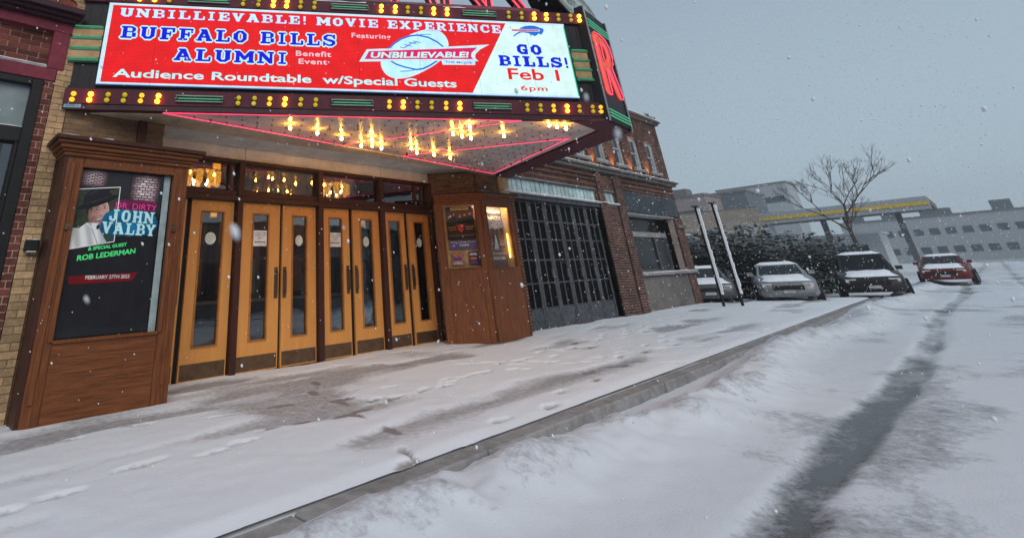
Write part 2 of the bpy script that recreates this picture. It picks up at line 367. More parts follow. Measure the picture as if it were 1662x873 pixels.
def stroke(mb, F, pts, wd, o):
    """flat line of width wd through (u,v) points"""
    for k in range(len(pts) - 1):
        (a, b), (c, d) = pts[k], pts[k + 1]; L = math.hypot(c - a, d - b) or 1; ex, ey = (c - a) / L * wd * .3, (d - b) / L * wd * .3
        nx, ny = -(d - b) / L * wd / 2, (c - a) / L * wd / 2
        mb.fpoly(F, [(a - ex + nx, b - ey + ny), (a - ex - nx, b - ey - ny), (c + ex - nx, d + ey - ny), (c + ex + nx, d + ey + ny)], o + k * .00015)
def ell(cx, cyy, a, b, n=28, t=0, a0=0, a1=360):
    r = []
    m = n if a1 - a0 >= 360 else n + 1
    for k in range(m):
        th = R(a0 + (a1 - a0) * k / n); x, y = a * math.cos(th), b * math.sin(th)
        r.append((cx + x * math.cos(R(t)) - y * math.sin(R(t)), cyy + x * math.sin(R(t)) + y * math.cos(R(t))))
    return r
# ---- brickwork
_bm = {}
def brickwork(parent, F, u0, u1, v0, v1, m, mort, L=.21, H=.068, j=.011, single=True, holes=(), depth=.03, name='brick', proud=.0, jit=.0015):
    """courses of bricks in front of a mortar sheet. single: every brick an object; else joined"""
    rows = max(1, int(round((v1 - v0) / (H + j)))); rh = (v1 - v0) / rows; h = rh - j
    big = MB()
    for r in range(rows):
        a = v0 + r * rh; b = a + h; off = (L + j) / 2 if r % 2 else 0
        u = u0 - off
        while u < u1 - .015:
            s, e2 = max(u, u0), min(u + L, u1)
            segs = [(s, e2)]
            for (hu0, hu1, hv0, hv1) in holes:
                if b > hv0 + .005 and a < hv1 - .005:
                    ns = []
                    for s1, s2 in segs:
                        if s2 <= hu0 or s1 >= hu1: ns.append((s1, s2)); continue
                        if s1 < hu0: ns.append((s1, hu0))
                        if s2 > hu1: ns.append((hu1, s2))
                    segs = ns
            for s1, s2 in segs:
                if s2 - s1 < .02: continue
                o = proud + random.uniform(-jit, jit)
                if single:
                    wd = round(s2 - s1, 3); key = (m.name, wd, round(h, 4), round(F.ang, 3))
                    if key not in _bm:
                        G2 = frame((0, 0), math.degrees(F.ang)); _bm[key] = MB().fbox(G2, 0, wd, 0, h, -depth, .012).mesh('brick', m)
                    inst(name, _bm[key], parent, F(s1, a, o))
                else: big.fbox(F, s1, s2, a, b, -depth, .012 + o, random.random())
            u += L + j
    if not single: big.build(name, m, parent, kind='stuff')
    # mortar, split round the holes in columns
    mb = MB(); us = sorted({u0, u1} | {x for h_ in holes for x in h_[:2] if u0 < x < u1})
    for a, b in zip(us, us[1:]):
        vs = [(v0, v1)]; mid = (a + b) / 2
        for (hu0, hu1, hv0, hv1) in holes:
            if hu0 < mid < hu1:
                nv = []
                for p, q in vs:
                    if q <= hv0 or p >= hv1: nv.append((p, q)); continue
                    if p < hv0: nv.append((p, hv0))
                    if q > hv1: nv.append((hv1, q))
                vs = nv
        for p, q in vs: mb.fbox(F, a, b, p, q, -.22, .004 + proud)
    mb.build('mortar', mort, parent)

def noise2(x, y, seed=0):
    """smooth value noise on arrays"""
    xi, yi = np.floor(x).astype(np.int64), np.floor(y).astype(np.int64); xf, yf = x - xi, y - yi
    def h(a, b):
        n = (a * 374761393 + b * 668265263 + seed * 1442695041) & 0x7fffffff; n = ((n ^ (n >> 13)) * 1274126177) & 0x7fffffff
        return ((n ^ (n >> 16)) & 0xffff) / 65535.0
    u, v = xf * xf * (3 - 2 * xf), yf * yf * (3 - 2 * yf)
    return (h(xi, yi) * (1 - u) + h(xi + 1, yi) * u) * (1 - v) + (h(xi, yi + 1) * (1 - u) + h(xi + 1, yi + 1) * u) * v
def fbm(x, y, o=4, seed=0):
    s, a, t = 0, .5, 0
    for k in range(o): s = s + a * noise2(x * 2 ** k, y * 2 ** k, seed + k); t += a; a *= .5
    return s / t
def printmat(name, rough=.45):
    m = bpy.data.materials.new(name); m.use_nodes = True; n = m.node_tree.nodes; b = n['Principled BSDF']; b.inputs['Roughness'].default_value = rough; b.inputs['Specular IOR Level'].default_value = .2
    a = n.new('ShaderNodeAttribute'); a.attribute_name = 'print'; m.node_tree.links.new(a.outputs['Color'], b.inputs['Base Color']); return m
PRINT = printmat('printed ink')
def printed(name, parent, F, u0, u1, v0, v1, cols, rows, fn, o, mask=None):
    """a flat print: a sheet of small cells, each with its ink colour (fn gives sRGB 0-255 at u,v in 0..1)"""
    U, V = np.meshgrid((np.arange(cols) + .5) / cols, (np.arange(rows) + .5) / rows); rgb = np.clip(fn(U, V), 0, 255) / 255.0
    lin = np.where(rgb <= .04045, rgb / 12.92, ((rgb + .055) / 1.055) ** 2.4) * .92
    keep = np.ones(U.shape, bool) if mask is None else mask(U, V)
    vs = [F(u0 + (u1 - u0) * i / cols, v0 + (v1 - v0) * j / rows, o) for j in range(rows + 1) for i in range(cols + 1)]; fs = []; cs = []
    for j in range(rows):
        for i in range(cols):
            if keep[j, i]: a = j * (cols + 1) + i; fs.append((a, a + 1, a + cols + 2, a + cols + 1)); cs.append(lin[j, i])
    mb = MB(); mb.v = vs; mb.f = fs; ob = mb.build(name, PRINT, parent); at = ob.data.color_attributes.new('print', 'FLOAT_COLOR', 'CORNER')
    arr = np.ones((len(fs), 4, 4), np.float32); arr[:, :, :3] = np.array(cs)[:, None, :]; at.data.foreach_set('color', arr.ravel()); return ob
# ------------------------------------------------------------------ materials
M = {}
M['brick_red'] = mat('red brick', (.16, .045, .032), .85, scale=30, bump=.5, rnd=.45, grime=.3)
M['brick_dark'] = mat('dark red brick', (.118, .058, .046), .9, scale=20, bump=.5, rnd=.5, grime=.5)
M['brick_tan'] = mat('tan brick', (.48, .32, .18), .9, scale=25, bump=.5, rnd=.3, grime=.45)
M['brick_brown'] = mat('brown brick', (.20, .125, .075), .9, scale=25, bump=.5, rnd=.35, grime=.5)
M['mortar_light'] = mat('light mortar', (.45, .35, .30), .95, scale=30, grime=.3)
M['mortar_tan'] = mat('tan mortar', (.26, .19, .12), .95, scale=30, grime=.4)
M['mortar_dark'] = mat('dark mortar', (.42, .34, .31), .95, scale=30, grime=.5)
M['maroon'] = mat('maroon paint', (.17, .022, .040), .5, scale=12, grime=.35, bump=.1)
M['maroon_dark'] = mat('dark maroon paint', (.035, .012, .020), .5, scale=12, grime=.3)
M['maroon_metal'] = mat('maroon enamel', (.085, .012, .026), .6, scale=6, grime=.35, bump=.05)
M['maroon_cap'] = mat('faded maroon enamel', (.20, .05, .08), .45, scale=6, grime=.3)
M['black_metal'] = mat('black enamel', (.012, .011, .015), .5, scale=20, grime=.2, bump=.05)
M['black'] = mat('black paint', (.010, .010, .011), .5)
M['gate'] = mat('dark grey gate paint', (.080, .086, .100), .5, scale=9, var=.5, grime=.4)
M['slate'] = mat('slate grey metal panel', (.055, .065, .08), .6, scale=7, var=.5, grime=.5)
M['frame_dark'] = mat('dark brown wood', (.050, .017, .012), .45, scale=14, stretch=(1, 1, .15))
M['wood'] = mat('varnished brown wood', (.195, .064, .021), .5, scale=16, col2=(.095, .031, .012), stretch=(3, 3, .22), bump=.15)
M['wood_h'] = mat('varnished brown wood rail', (.195, .064, .021), .5, scale=16, col2=(.095, .031, .012), stretch=(.22, 3, 3), bump=.15)
M['door'] = mat('orange brown door', (.62, .285, .078), .5, scale=9, col2=(.56, .25, .066), stretch=(2, 2, .2), bump=.05)
M['door_h'] = mat('door trim', (.36, .145, .035), .45)
M['bronze'] = mat('bronze pull', (.16, .10, .06), .4, metal=.7)
M['beige'] = mat('beige painted panel', (.80, .75, .66), .8, scale=3, var=.15, grime=.25, bump=.1)
M['beige_ceiling'] = mat('beige ceiling board', (.82, .78, .72), .8, scale=3, var=.15, grime=.25)  # ceiling boards, slightly paler than the beige wall panels
M['soffit'] = mat('polished grey beige soffit', (.66, .61, .60), .26, metal=0, spec=.5, scale=3, var=.15, grime=.3, bump=.04)
M['snow'] = mat('snow', (.80, .83, .88), .7, scale=10, var=.06, bump=.4)
M['slush'] = mat('trodden snow', (.52, .55, .60), .55, scale=4, col2=(.72, .76, .80), bump=.6)
M['asphalt'] = mat('wet asphalt with slush', (.12, .122, .13), .45, scale=1.1, col2=(.60, .63, .67), bump=.5)
M['concrete'] = mat('snow dusted pavement', (.46, .47, .48), .75, scale=1.4, col2=(.76, .79, .82), bump=.5)
M['lot'] = mat('snow covered ground', (.68, .71, .75), .8, scale=.25, col2=(.48, .50, .54), bump=.3)
M['stone'] = mat('weathered grey stone', (.17, .155, .15), .85, scale=9, grime=.5, bump=.4)
M['stone_pale'] = mat('pale stone sill', (.30, .29, .29), .8, scale=9, grime=.4)
M['white_frame'] = mat('weathered white window frame', (.42, .43, .45), .6, scale=9, grime=.3)
M['grey_metal'] = mat('grey metal frame', (.14, .15, .16), .45, metal=.3, scale=9, grime=.3)
M['chrome'] = mat('brushed steel edging', (.35, .35, .38), .3, metal=.8)
M['teal_panel'] = mat('pale teal panel', (.44, .58, .60), .6, scale=7, grime=.35, rnd=.15)
M['pane_dark'] = mat('dark window pane', (.008, .009, .011), .12, scale=2)
M['pane_black'] = mat('black glass', (.004, .004, .005), .6, spec=.04)
M['pane_blue'] = mat('window pane', (.05, .06, .07), .06, scale=2)
M['glass'] = glassmat('clear glass', (.82, .84, .84), gain=2.3)
M['glass_case'] = glassmat('case glass', (.94, .95, .95), gain=.28)
M['glass_smoke'] = glassmat('smoked glass', (.30, .31, .32), ior=1.55)
M['green_metal'] = mat('green enamel rod', (.045, .22, .12), .35, scale=20, grime=.2)
M['green_neon'] = emat('green tube', (.08, .50, .26), .55)
M['green_dim'] = mat('unlit pale green tube', (.26, .40, .30), .3)
M['tan_panel'] = mat('copper tan panel', (.42, .25, .12), .4, scale=8, grime=.3)
M['bulb_hot'] = emat('bright bulb', (1.0, .25, .010), 15)
M['bulb_mid'] = emat('warm bulb', (1.0, .52, .02), 1.15)
M['bulb_faint'] = mat('faintly glowing yellow bulb', (.50, .40, .02), .25, emit=(.7, .5, .01), es=.26)  # bulbs that are off, given a faint glow in the material
M['bulb_soffit'] = emat('soffit bulb', (1.0, .42, .045), 120)
M['bulb_clear'] = mat('unlit clear bulb', (.42, .36, .28), .15)
M['socket'] = mat('dark socket', (.05, .035, .03), .5)
M['pink_neon'] = emat('pink neon', (1.0, .060, .15), 1.35)
M['red_neon'] = emat('red neon', (1.0, .05, .09), 1.5)
M['letter_glow'] = emat('orange red letter', (1.0, .10, .006), .50, mottle=.3, scale=14)  # letter face made to glow in its material; neon outline is separate
M['letter_black'] = mat('black letter can', (.012, .012, .014), .4)
LED_S = 0.86
M['led_red'] = ledmat('led red', (.80, .012, .016), LED_S)
M['led_white'] = ledmat('led white', (.72, .98, .96), LED_S, .08)
M['led_border'] = ledmat('led pale blue', (.62, .86, 1.0), LED_S, .1)
M['led_blue'] = ledmat('led blue', (.004, .008, .74), LED_S, .1)
M['led_blue2'] = ledmat('led mid blue', (.015, .16, .72), LED_S, .1)
M['led_cyan'] = ledmat('led light cyan', (.55, .93, 1.0), LED_S, .1)
M['led_magenta'] = ledmat('led magenta', (.70, .03, .50), LED_S, .1)
M['led_pink'] = ledmat('led pale pink', (.95, .62, .72), LED_S, .1)
M['led_crimson'] = ledmat('led crimson', (.74, .012, .12), LED_S, .1)
M['led_green'] = ledmat('led sea green', (.02, .62, .40), LED_S, .1)

def lumpy_snow(parent, F, u0, u1, v, o0, o1, h=.035, n=None, name='snow_cap'):
    """a thin uneven layer of snow lying on a ledge"""
    n = n or max(3, int((u1 - u0) / .12)); mb = MB(); rows = []
    for i in range(n + 1):
        u = u0 + (u1 - u0) * i / n; hh = h * random.uniform(.35, 1.1)
        j = random.uniform(-.012, .012)
        rows.append([F(u, v, o0), F(u, v + hh * .9, o0), F(u, v + hh, (o0 + o1) / 2), F(u, v + hh * .55, o1 + j), F(u, v - .002, o1 + j * .6)])
    for r_ in rows: mb.v += [tuple(p) for p in r_]
    for i in range(n):
        for k in range(4):
            a = i * 5 + k; mb.f.append((a, a + 5, a + 6, a + 1))
    return mb.build(name, M['snow'], parent, smooth=True)


# ------------------------------------------------------------------ setting
MB().poly([(-600, -600, -.152), (900, -600, -.152), (900, 900, -.152), (-600, 900, -.152)]).build('ground', M['lot'], kind='structure')
MB().poly([(-60, -9, -.146), (260, -9, -.146), (260, 2.9, -.146), (-60, 2.9, -.146)]).build('street', M['asphalt'], kind='structure')
kb_ = thing('kerb', None, None, (5, 3, 0)); kb_['kind'] = 'structure'; kx = -6.0
while kx < 24:
    L_ = random.uniform(1.5, 1.9); MB().box(kx + .006, kx + L_ - .006, 2.9 + random.uniform(-.008, .008), 3.08, -.16, -.010 + random.uniform(-.008, .005)).build('kerb_stone', M['stone_pale'], kb_, bevel=.014); kx += L_
MB().box(-60, 24, 3.08, 8.1, -.16, -.02).build('sidewalk', M['concrete'], kind='structure')
def snow_sheet(name, x0, x1, y0, y1, res, base, hfun, m):
    nx_, ny_ = int((x1 - x0) / res), int((y1 - y0) / res); X, Y = np.meshgrid(np.linspace(x0, x1, nx_ + 1), np.linspace(y0, y1, ny_ + 1))
    H, D = hfun(X, Y); me = bpy.data.meshes.new(name)
    co = np.stack([X, Y, base + H], -1).reshape(-1, 3); a = (np.arange(ny_)[:, None] * (nx_ + 1) + np.arange(nx_)[None, :]).ravel()
    fs = np.stack([a, a + 1, a + nx_ + 2, a + nx_ + 1], -1)
    me.from_pydata(co.tolist(), [], fs.tolist()); me.materials.append(m); me.shade_smooth()
    at = me.attributes.new('dirt', 'FLOAT', 'POINT'); at.data.foreach_set('value', D.ravel().astype(np.float32))
    o = bpy.data.objects.new(name, me); COL.objects.link(o); o['kind'] = 'structure'; return o
def snowmat(name, clean, dirty, rough_d=.35):
    m = bpy.data.materials.new(name); m.use_nodes = True; n = m.node_tree.nodes; l = m.node_tree.links; b = n['Principled BSDF']
    a = n.new('ShaderNodeAttribute'); a.attribute_name = 'dirt'; nz = n.new('ShaderNodeTexNoise'); nz.inputs['Scale'].default_value = 14; nz.inputs['Detail'].default_value = 8; nz.inputs['Roughness'].default_value = .75
    g = n.new('ShaderNodeNewGeometry'); l.new(g.outputs['Position'], nz.inputs['Vector'])
    ad = n.new('ShaderNodeMath'); ad.operation = 'ADD'; l.new(a.outputs['Fac'], ad.inputs[0]); l.new(nz.outputs[0], ad.inputs[1])
    mr = n.new('ShaderNodeMapRange'); mr.inputs['From Min'].default_value = .75; mr.inputs['From Max'].default_value = 1.25; l.new(ad.outputs[0], mr.inputs[0])
    mx = n.new('ShaderNodeMixRGB'); mx.inputs[1].default_value = (*clean, 1); mx.inputs[2].default_value = (*dirty, 1); l.new(mr.outputs[0], mx.inputs[0]); l.new(mx.outputs[0], b.inputs['Base Color'])
    r = n.new('ShaderNodeMapRange'); r.inputs['To Min'].default_value = .75; r.inputs['To Max'].default_value = rough_d; l.new(mr.outputs[0], r.inputs[0]); l.new(r.outputs[0], b.inputs['Roughness'])
    b.inputs['Specular IOR Level'].default_value = .3
    n2 = n.new('ShaderNodeTexNoise'); n2.inputs['Scale'].default_value = 60; n2.inputs['Detail'].default_value = 5; l.new(g.outputs['Position'], n2.inputs['Vector'])
    bp = n.new('ShaderNodeBump'); bp.inputs['Strength'].default_value = .5; bp.inputs['Distance'].default_value = .006; l.new(n2.outputs[0], bp.inputs['Height']); l.new(bp.outputs[0], b.inputs['Normal']); return m
rs = np.random.default_rng(3); steps = []
for (px, py, ang, cnt) in ((-.5, 4.3, 6, 26), (14, 5.4, 184, 26), (3.0, 2.6, 70, 7), (5.6, 7.3, -60, 8), (1.5, 6.0, -14, 18), (8.0, 3.6, 120, 6), (11, 4.4, 190, 20)):
    for k in range(cnt):
        c, s_ = math.cos(R(ang)), math.sin(R(ang)); sd = .09 * (1 if k % 2 else -1); steps.append((px + c * k * .68 - s_ * sd + rs.normal(0, .04), py + s_ * k * .68 + c * sd + rs.normal(0, .03), R(ang) + rs.normal(0, .12)))
def foot(X, Y):
    H = np.zeros_like(X)
    for (fx, fy, a) in steps:
        dx, dy = X - fx, Y - fy; q = (abs(dx) < .3) & (abs(dy) < .3)
        if not q.any(): continue
        lx = dx[q] * math.cos(a) + dy[q] * math.sin(a); ly = -dx[q] * math.sin(a) + dy[q] * math.cos(a)
        wd = np.where(lx > 0, .052, .040); d = np.sqrt((lx / .145) ** 2 + (ly / wd) ** 2); H[q] = np.maximum(H[q], np.clip((1.15 - d) / .3, 0, 1)); 
    return H
def side_h(X, Y):
    f = foot(X, Y); n1 = fbm(X * 1.1, Y * 1.3, 4, 5); n2 = fbm(X * 9, Y * 9, 3, 9); tr = fbm(X * .55, Y * 1.6, 3, 17)
    H = .012 + .03 * n1 + .010 * n2 - .030 * f; wet = np.clip((tr - .50) * 5, 0, 1) * np.clip((Y - 3.3) / .5, 0, 1); H = H - .028 * wet
    edge = np.clip((3.22 - Y) / .2, 0, 1); H = H * (1 - edge) + .004 * edge
    return np.maximum(H, .001), .55 * f + .52 * wet + .12 * n1
def street_h(X, Y):
    n1 = fbm(X * .8, Y * 1.1, 4, 31); n2 = fbm(X * 7, Y * 7, 4, 37); big = fbm(X * 2.3, Y * 2.3, 3, 51)
    bank = np.exp(-((Y - 2.45 - .22 * np.sin(X * .7)) / .36) ** 2); H = .012 + .022 * n1 + .014 * n2 + bank * (.05 + .16 * big + .06 * n2)
    rut = np.zeros_like(X)
    for yc in (1.15, -.45, -2.3, -3.9): rut = np.maximum(rut, np.clip((.15 + .10 * fbm(X * 1.5, Y * 3, 3, 71) - abs(Y - yc - .08 * np.sin(X * .35 + yc) - .06 * fbm(X * .8, Y * .2, 3, 61))) / .10, 0, 1))
    H = H - rut * .028; return np.maximum(H, .002), .62 * rut * (.15 + .95 * fbm(X * 2.2, Y * 5, 4, 83)) + .42 * np.clip((n1 - .48) * 4, 0, 1) * (1 - bank) + .10 * n2 + bank * .32 * (big > .5)
snow_walk, snow_road = snowmat('trodden snow on pavement', (.72, .75, .80), (.23, .23, .24)), snowmat('slushy snow on road', (.62, .65, .70), (.085, .085, .09), .25)
snow_sheet('sidewalk_snow', -3, 13, 3.08, 8.0, .035, -.008, side_h, snow_walk); snow_sheet('sidewalk_snow', 13, 24, 3.08, 7.6, .10, -.008, side_h, snow_walk)
snow_sheet('street_snow', -3, 13, -6, 2.9, .04, -.144, street_h, snow_road); snow_sheet('street_snow', 13, 38, -8.5, 2.9, .08, -.144, street_h, snow_road); snow_sheet('street_snow', 38, 120, -8.5, 2.9, .3, -.144, street_h, snow_road)

op = thing('row_building', 'low pale row of shops across the street mirrored in the door glass', 'building', (15, -18, 0))
MB().box(-14, 46, -27, -17, -.2, 5.2).build('wall', M['stone_pale'], op); MB().box(-14, 46, -17.3, -16.8, 5.2, 5.45).build('cornice', M['stone'], op)
_w = MB().box(0, 1.0, 0, .06, 0, 1.6).mesh('window', M['pane_blue']); _s = MB().box(0, 3.2, 0, .06, 0, 2.4).mesh('shop_window', M['pane_blue'])
for k in range(22): inst('window', _w, op, (-12.5 + k * 2.6, -17.0, 3.35))
for k in range(13): inst('shop_window', _s, op, (-12.5 + k * 4.5, -17.0, .6))
# ------------------------------------------------------------------ left storefront
lb = thing('brick_storefront', 'red brick storefront with maroon trim left of the tan theater wall', 'building', (0, 7.2, 0))
brickwork(lb, WALL, -.6, .91, 3.9, 4.42, M['brick_red'], M['mortar_light'], L=.225, H=.062, j=.010, proud=-.07)
brickwork(lb, WALL, .925, 1.03, -.02, 3.73, M['brick_red'], M['mortar_light'], L=.1, H=.066, j=.012, proud=0)
for nm, a, b, c, d, o0, o1, mm in (('maroon_lintel', -2.5, 1.03, 3.735, 3.9, -.2, .03, 'maroon'), ('maroon_pilaster', .91, 1.10, 3.9, 4.45, -.2, .035, 'maroon'),
                                   ('maroon_frieze', -2.5, 1.12, 4.42, 4.56, -.2, .045, 'maroon')):
    MB().fbox(WALL, a, b, c, d, o0, o1).build(nm, M[mm], lb, bevel=.006)
c_ = MB(); c_.fbox(WALL, -2.5, 1.13, 4.56, 4.60, -.2, .13); c_.fbox(WALL, -2.5, 1.16, 4.60, 4.64, -.2, .20); c_.fbox(WALL, -2.5, 1.19, 4.64, 4.72, -.2, .27)
c_.build('cornice', M['maroon_dark'], lb, bevel=.006)
MB().fbox(WALL, -2.5, .91, 3.9, 3.93, -.05, .028).build('snow_ledge', M['stone_pale'], lb)
lumpy_snow(lb, WALL, -.6, .90, 3.93, -.06, .03, .012)
for k in range(9):                                               # clay tiles
    u = 1.08 - k * .235; t = MB(); n = 8
    for (o, v) in ((.25, 4.725), (-.35, 5.05)):
        for j in range(n + 1):
            th = math.pi * j / n; t.v.append(WALL(u - .11 * math.cos(th) - .11, v + .085 * math.sin(th), o))
    for j in range(n): t.f.append((j, j + 1, n + 2 + j, n + 1 + j))
    t.f.append(tuple(range(n + 1)))
    t.build('roof_tile', M['maroon_tile'] if 'maroon_tile' in M else M.setdefault('maroon_tile', mat('clay roof tile', (.22, .05, .035), .8, scale=12, grime=.4)), lb)
    s_ = MB(); n = 8
    for (o, v, ex) in ((.20 + random.uniform(-.03, .03), 4.745, .012), (-.36, 5.06, .035)):
        for j in range(n + 1):
            th = math.pi * (j / n) ; s_.v.append(WALL(u - .118 * math.cos(th) - .11, v + (.085 + ex) * math.sin(th) ** .8 + .01, o))
    for j in range(n): s_.f.append((j, j + 1, n + 2 + j, n + 1 + j))
    s_.build('tile_snow', M['snow'], lb, smooth=True)
wf = MB()
wf.fbox(WALL, .80, .922, 0, 3.73, -.2, .02); wf.fbox(WALL, -2.5, .80, 3.65, 3.73, -.2, .02); wf.fbox(WALL, -2.5, .80, 2.92, 3.10, -.2, .01); wf.fbox(WALL, .34, .39, 3.1, 3.65, -.1, .0)
wf.fbox(WALL, .76, .80, 0, 2.95, -.2, -.01); wf.fbox(WALL, -2.5, .76, 0, .5, -.2, .02); wf.fbox(WALL, -.52, -.44, .5, 2.92, -.1, .0)
wf.build('window_frame', M['black'], lb, bevel=.006)
lumpy_snow(lb, WALL, -.6, .80, 3.10, -.04, .012, .008)
MB().fbox(WALL, -2.5, .8, 3.1, 3.65, -.09, -.08).build('window_pane', mat('frosted pane', (.20, .24, .25), .25, scale=2, grime=.2), lb)
MB().fbox(WALL, -2.5, .76, .5, 2.92, -.09, -.08).build('window_pane', M['glass_smoke'], lb)
MB().fbox(WALL, -2.5, .92, 0, 6.5, -3.2, -3.0).build('interior_wall', mat('shop interior', (.06, .065, .07), .9), lb)
MB().fbox(WALL, -2.5, 1.03, 4.42, 5.3, -.6, -.21).build('upper_wall', M['maroon'], lb)
MB().box(-2.5, 1.03, 7.41, 10.3, 4.45, 4.6).build('ceiling', M['black'], lb)

# ------------------------------------------------------------------ theatre building
th = thing('theater_building', 'tan brick theater front with recessed entrance doors under the marquee', 'theater', (5.5, 7.6, 0))
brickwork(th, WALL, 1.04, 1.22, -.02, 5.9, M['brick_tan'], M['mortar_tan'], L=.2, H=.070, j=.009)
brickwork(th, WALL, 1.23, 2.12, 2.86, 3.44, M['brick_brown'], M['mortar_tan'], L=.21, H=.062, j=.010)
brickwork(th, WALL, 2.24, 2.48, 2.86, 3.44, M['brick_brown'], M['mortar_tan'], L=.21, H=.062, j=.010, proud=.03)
MB().fbox(WALL, 2.12, 2.24, 2.8, 3.44, -.2, .05).build('pilaster', M['frame_dark'], th)
CH = frame((8.82, 7.98), -45)
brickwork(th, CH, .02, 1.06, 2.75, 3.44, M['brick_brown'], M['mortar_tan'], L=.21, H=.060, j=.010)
brickwork(th, CH, .02, .30, 0, 2.75, M['brick_tan'], M['mortar_tan'], L=.14, H=.066, j=.011, single=False)
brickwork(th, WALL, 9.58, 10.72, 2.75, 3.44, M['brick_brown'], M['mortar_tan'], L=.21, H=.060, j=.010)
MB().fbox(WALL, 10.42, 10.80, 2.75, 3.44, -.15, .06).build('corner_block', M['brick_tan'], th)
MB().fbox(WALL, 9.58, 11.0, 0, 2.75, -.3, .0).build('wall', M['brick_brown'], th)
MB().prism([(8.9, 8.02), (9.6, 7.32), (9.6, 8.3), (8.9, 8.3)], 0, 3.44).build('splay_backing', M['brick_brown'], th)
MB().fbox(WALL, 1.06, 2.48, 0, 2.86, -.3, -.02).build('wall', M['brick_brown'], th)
MB().fbox(WALL, 1.23, 10.4, 3.45, 5.9, -.5, -.02).build('upper_wall', M['brick_tan'], th)
MB().box(2.40, 2.47, 7.23, 8.05, 0, 3.44).build('side_wall', M['brick_brown'], th)
# ceiling panels and the band over the transoms
for a, b in ((1.6, 4.19), (4.20, 7.36), (7.37, 9.6)):
    MB().box(a, b, 7.0 if a > 2 else 7.2, 8.1, 3.44, 3.48).build('ceiling_panel', M['beige_ceiling'], th)
for a, b in ((2.47, 4.195), (4.205, 7.375), (7.385, 8.88)):
    MB().box(a, b, 7.985, 8.06, 3.215, 3.438).build('fascia_panel', M['beige'], th, bevel=.004)
fr = MB(); Y0, Y1 = 7.90, 8.07
fr.box(2.47, 8.86, Y0, Y1, 2.525, 2.61); fr.box(2.47, 8.86, Y0 + .01, Y1, 3.15, 3.214)
fr.box(2.47, 8.86, Y0 + .03, Y1, 2.61, 2.70)
for a, b in ((4.062, 4.168), (5.70, 5.81), (7.262, 7.368), (8.75, 8.84)):
    fr.box(a, b, Y0 - .008, Y1, 2.61, 3.2); fr.box(a, b, Y0 - .008, Y1, 0, 2.53)
for a in (3.90, 8.35, 8.56):
    fr.box(a, a + .05, Y0 + .05, Y1, 2.70, 3.15)
fr.build('door_frame', M['frame_dark'], th, bevel=.008)
bk = MB()
for a, b in ((3.24, 3.33), (4.925, 4.99), (6.465, 6.57), (7.98, 8.095), (4.045, 4.062), (4.168, 4.182), (5.69, 5.70), (5.81, 5.82), (7.25, 7.262), (8.74, 8.75)):
    bk.box(a - .012, b + .012, 8.035, 8.06, 0, 2.525)
bk.build('door_gap_strip', M['black'], th)
for a, b in ((2.47, 4.062), (4.168, 5.70), (5.81, 7.262), (7.368, 8.75)):
    t = MB().box(a, b, 8.0, 8.012, 2.70, 3.15).build('transom_window', M.setdefault('glass_t', glassmat('transom glass', (.82, .80, .76), gain=2.2)), th)
    q = MB(); q.box(a, b, 7.97, 8.03, 2.685, 2.715); q.box(a, b, 7.97, 8.03, 3.135, 3.155); q.build('window_frame', M['frame_dark'], t)
DOORS = [(2.50, 3.245, 'none'), (3.325, 4.045, 'oval'), (4.182, 4.928, 'paper'), (4.985, 5.69, 'oval'), (5.82, 6.472, 'paper'), (6.565, 7.25, 'oval'), (7.38, 7.985, 'none'), (8.09, 8.74, 'oval')]
white_sticker = mat('pale sticker', (.60, .64, .58), .6); paper_m = mat('white paper', (.70, .69, .68), .7); ink = mat('black ink', (.02, .02, .02), .7)
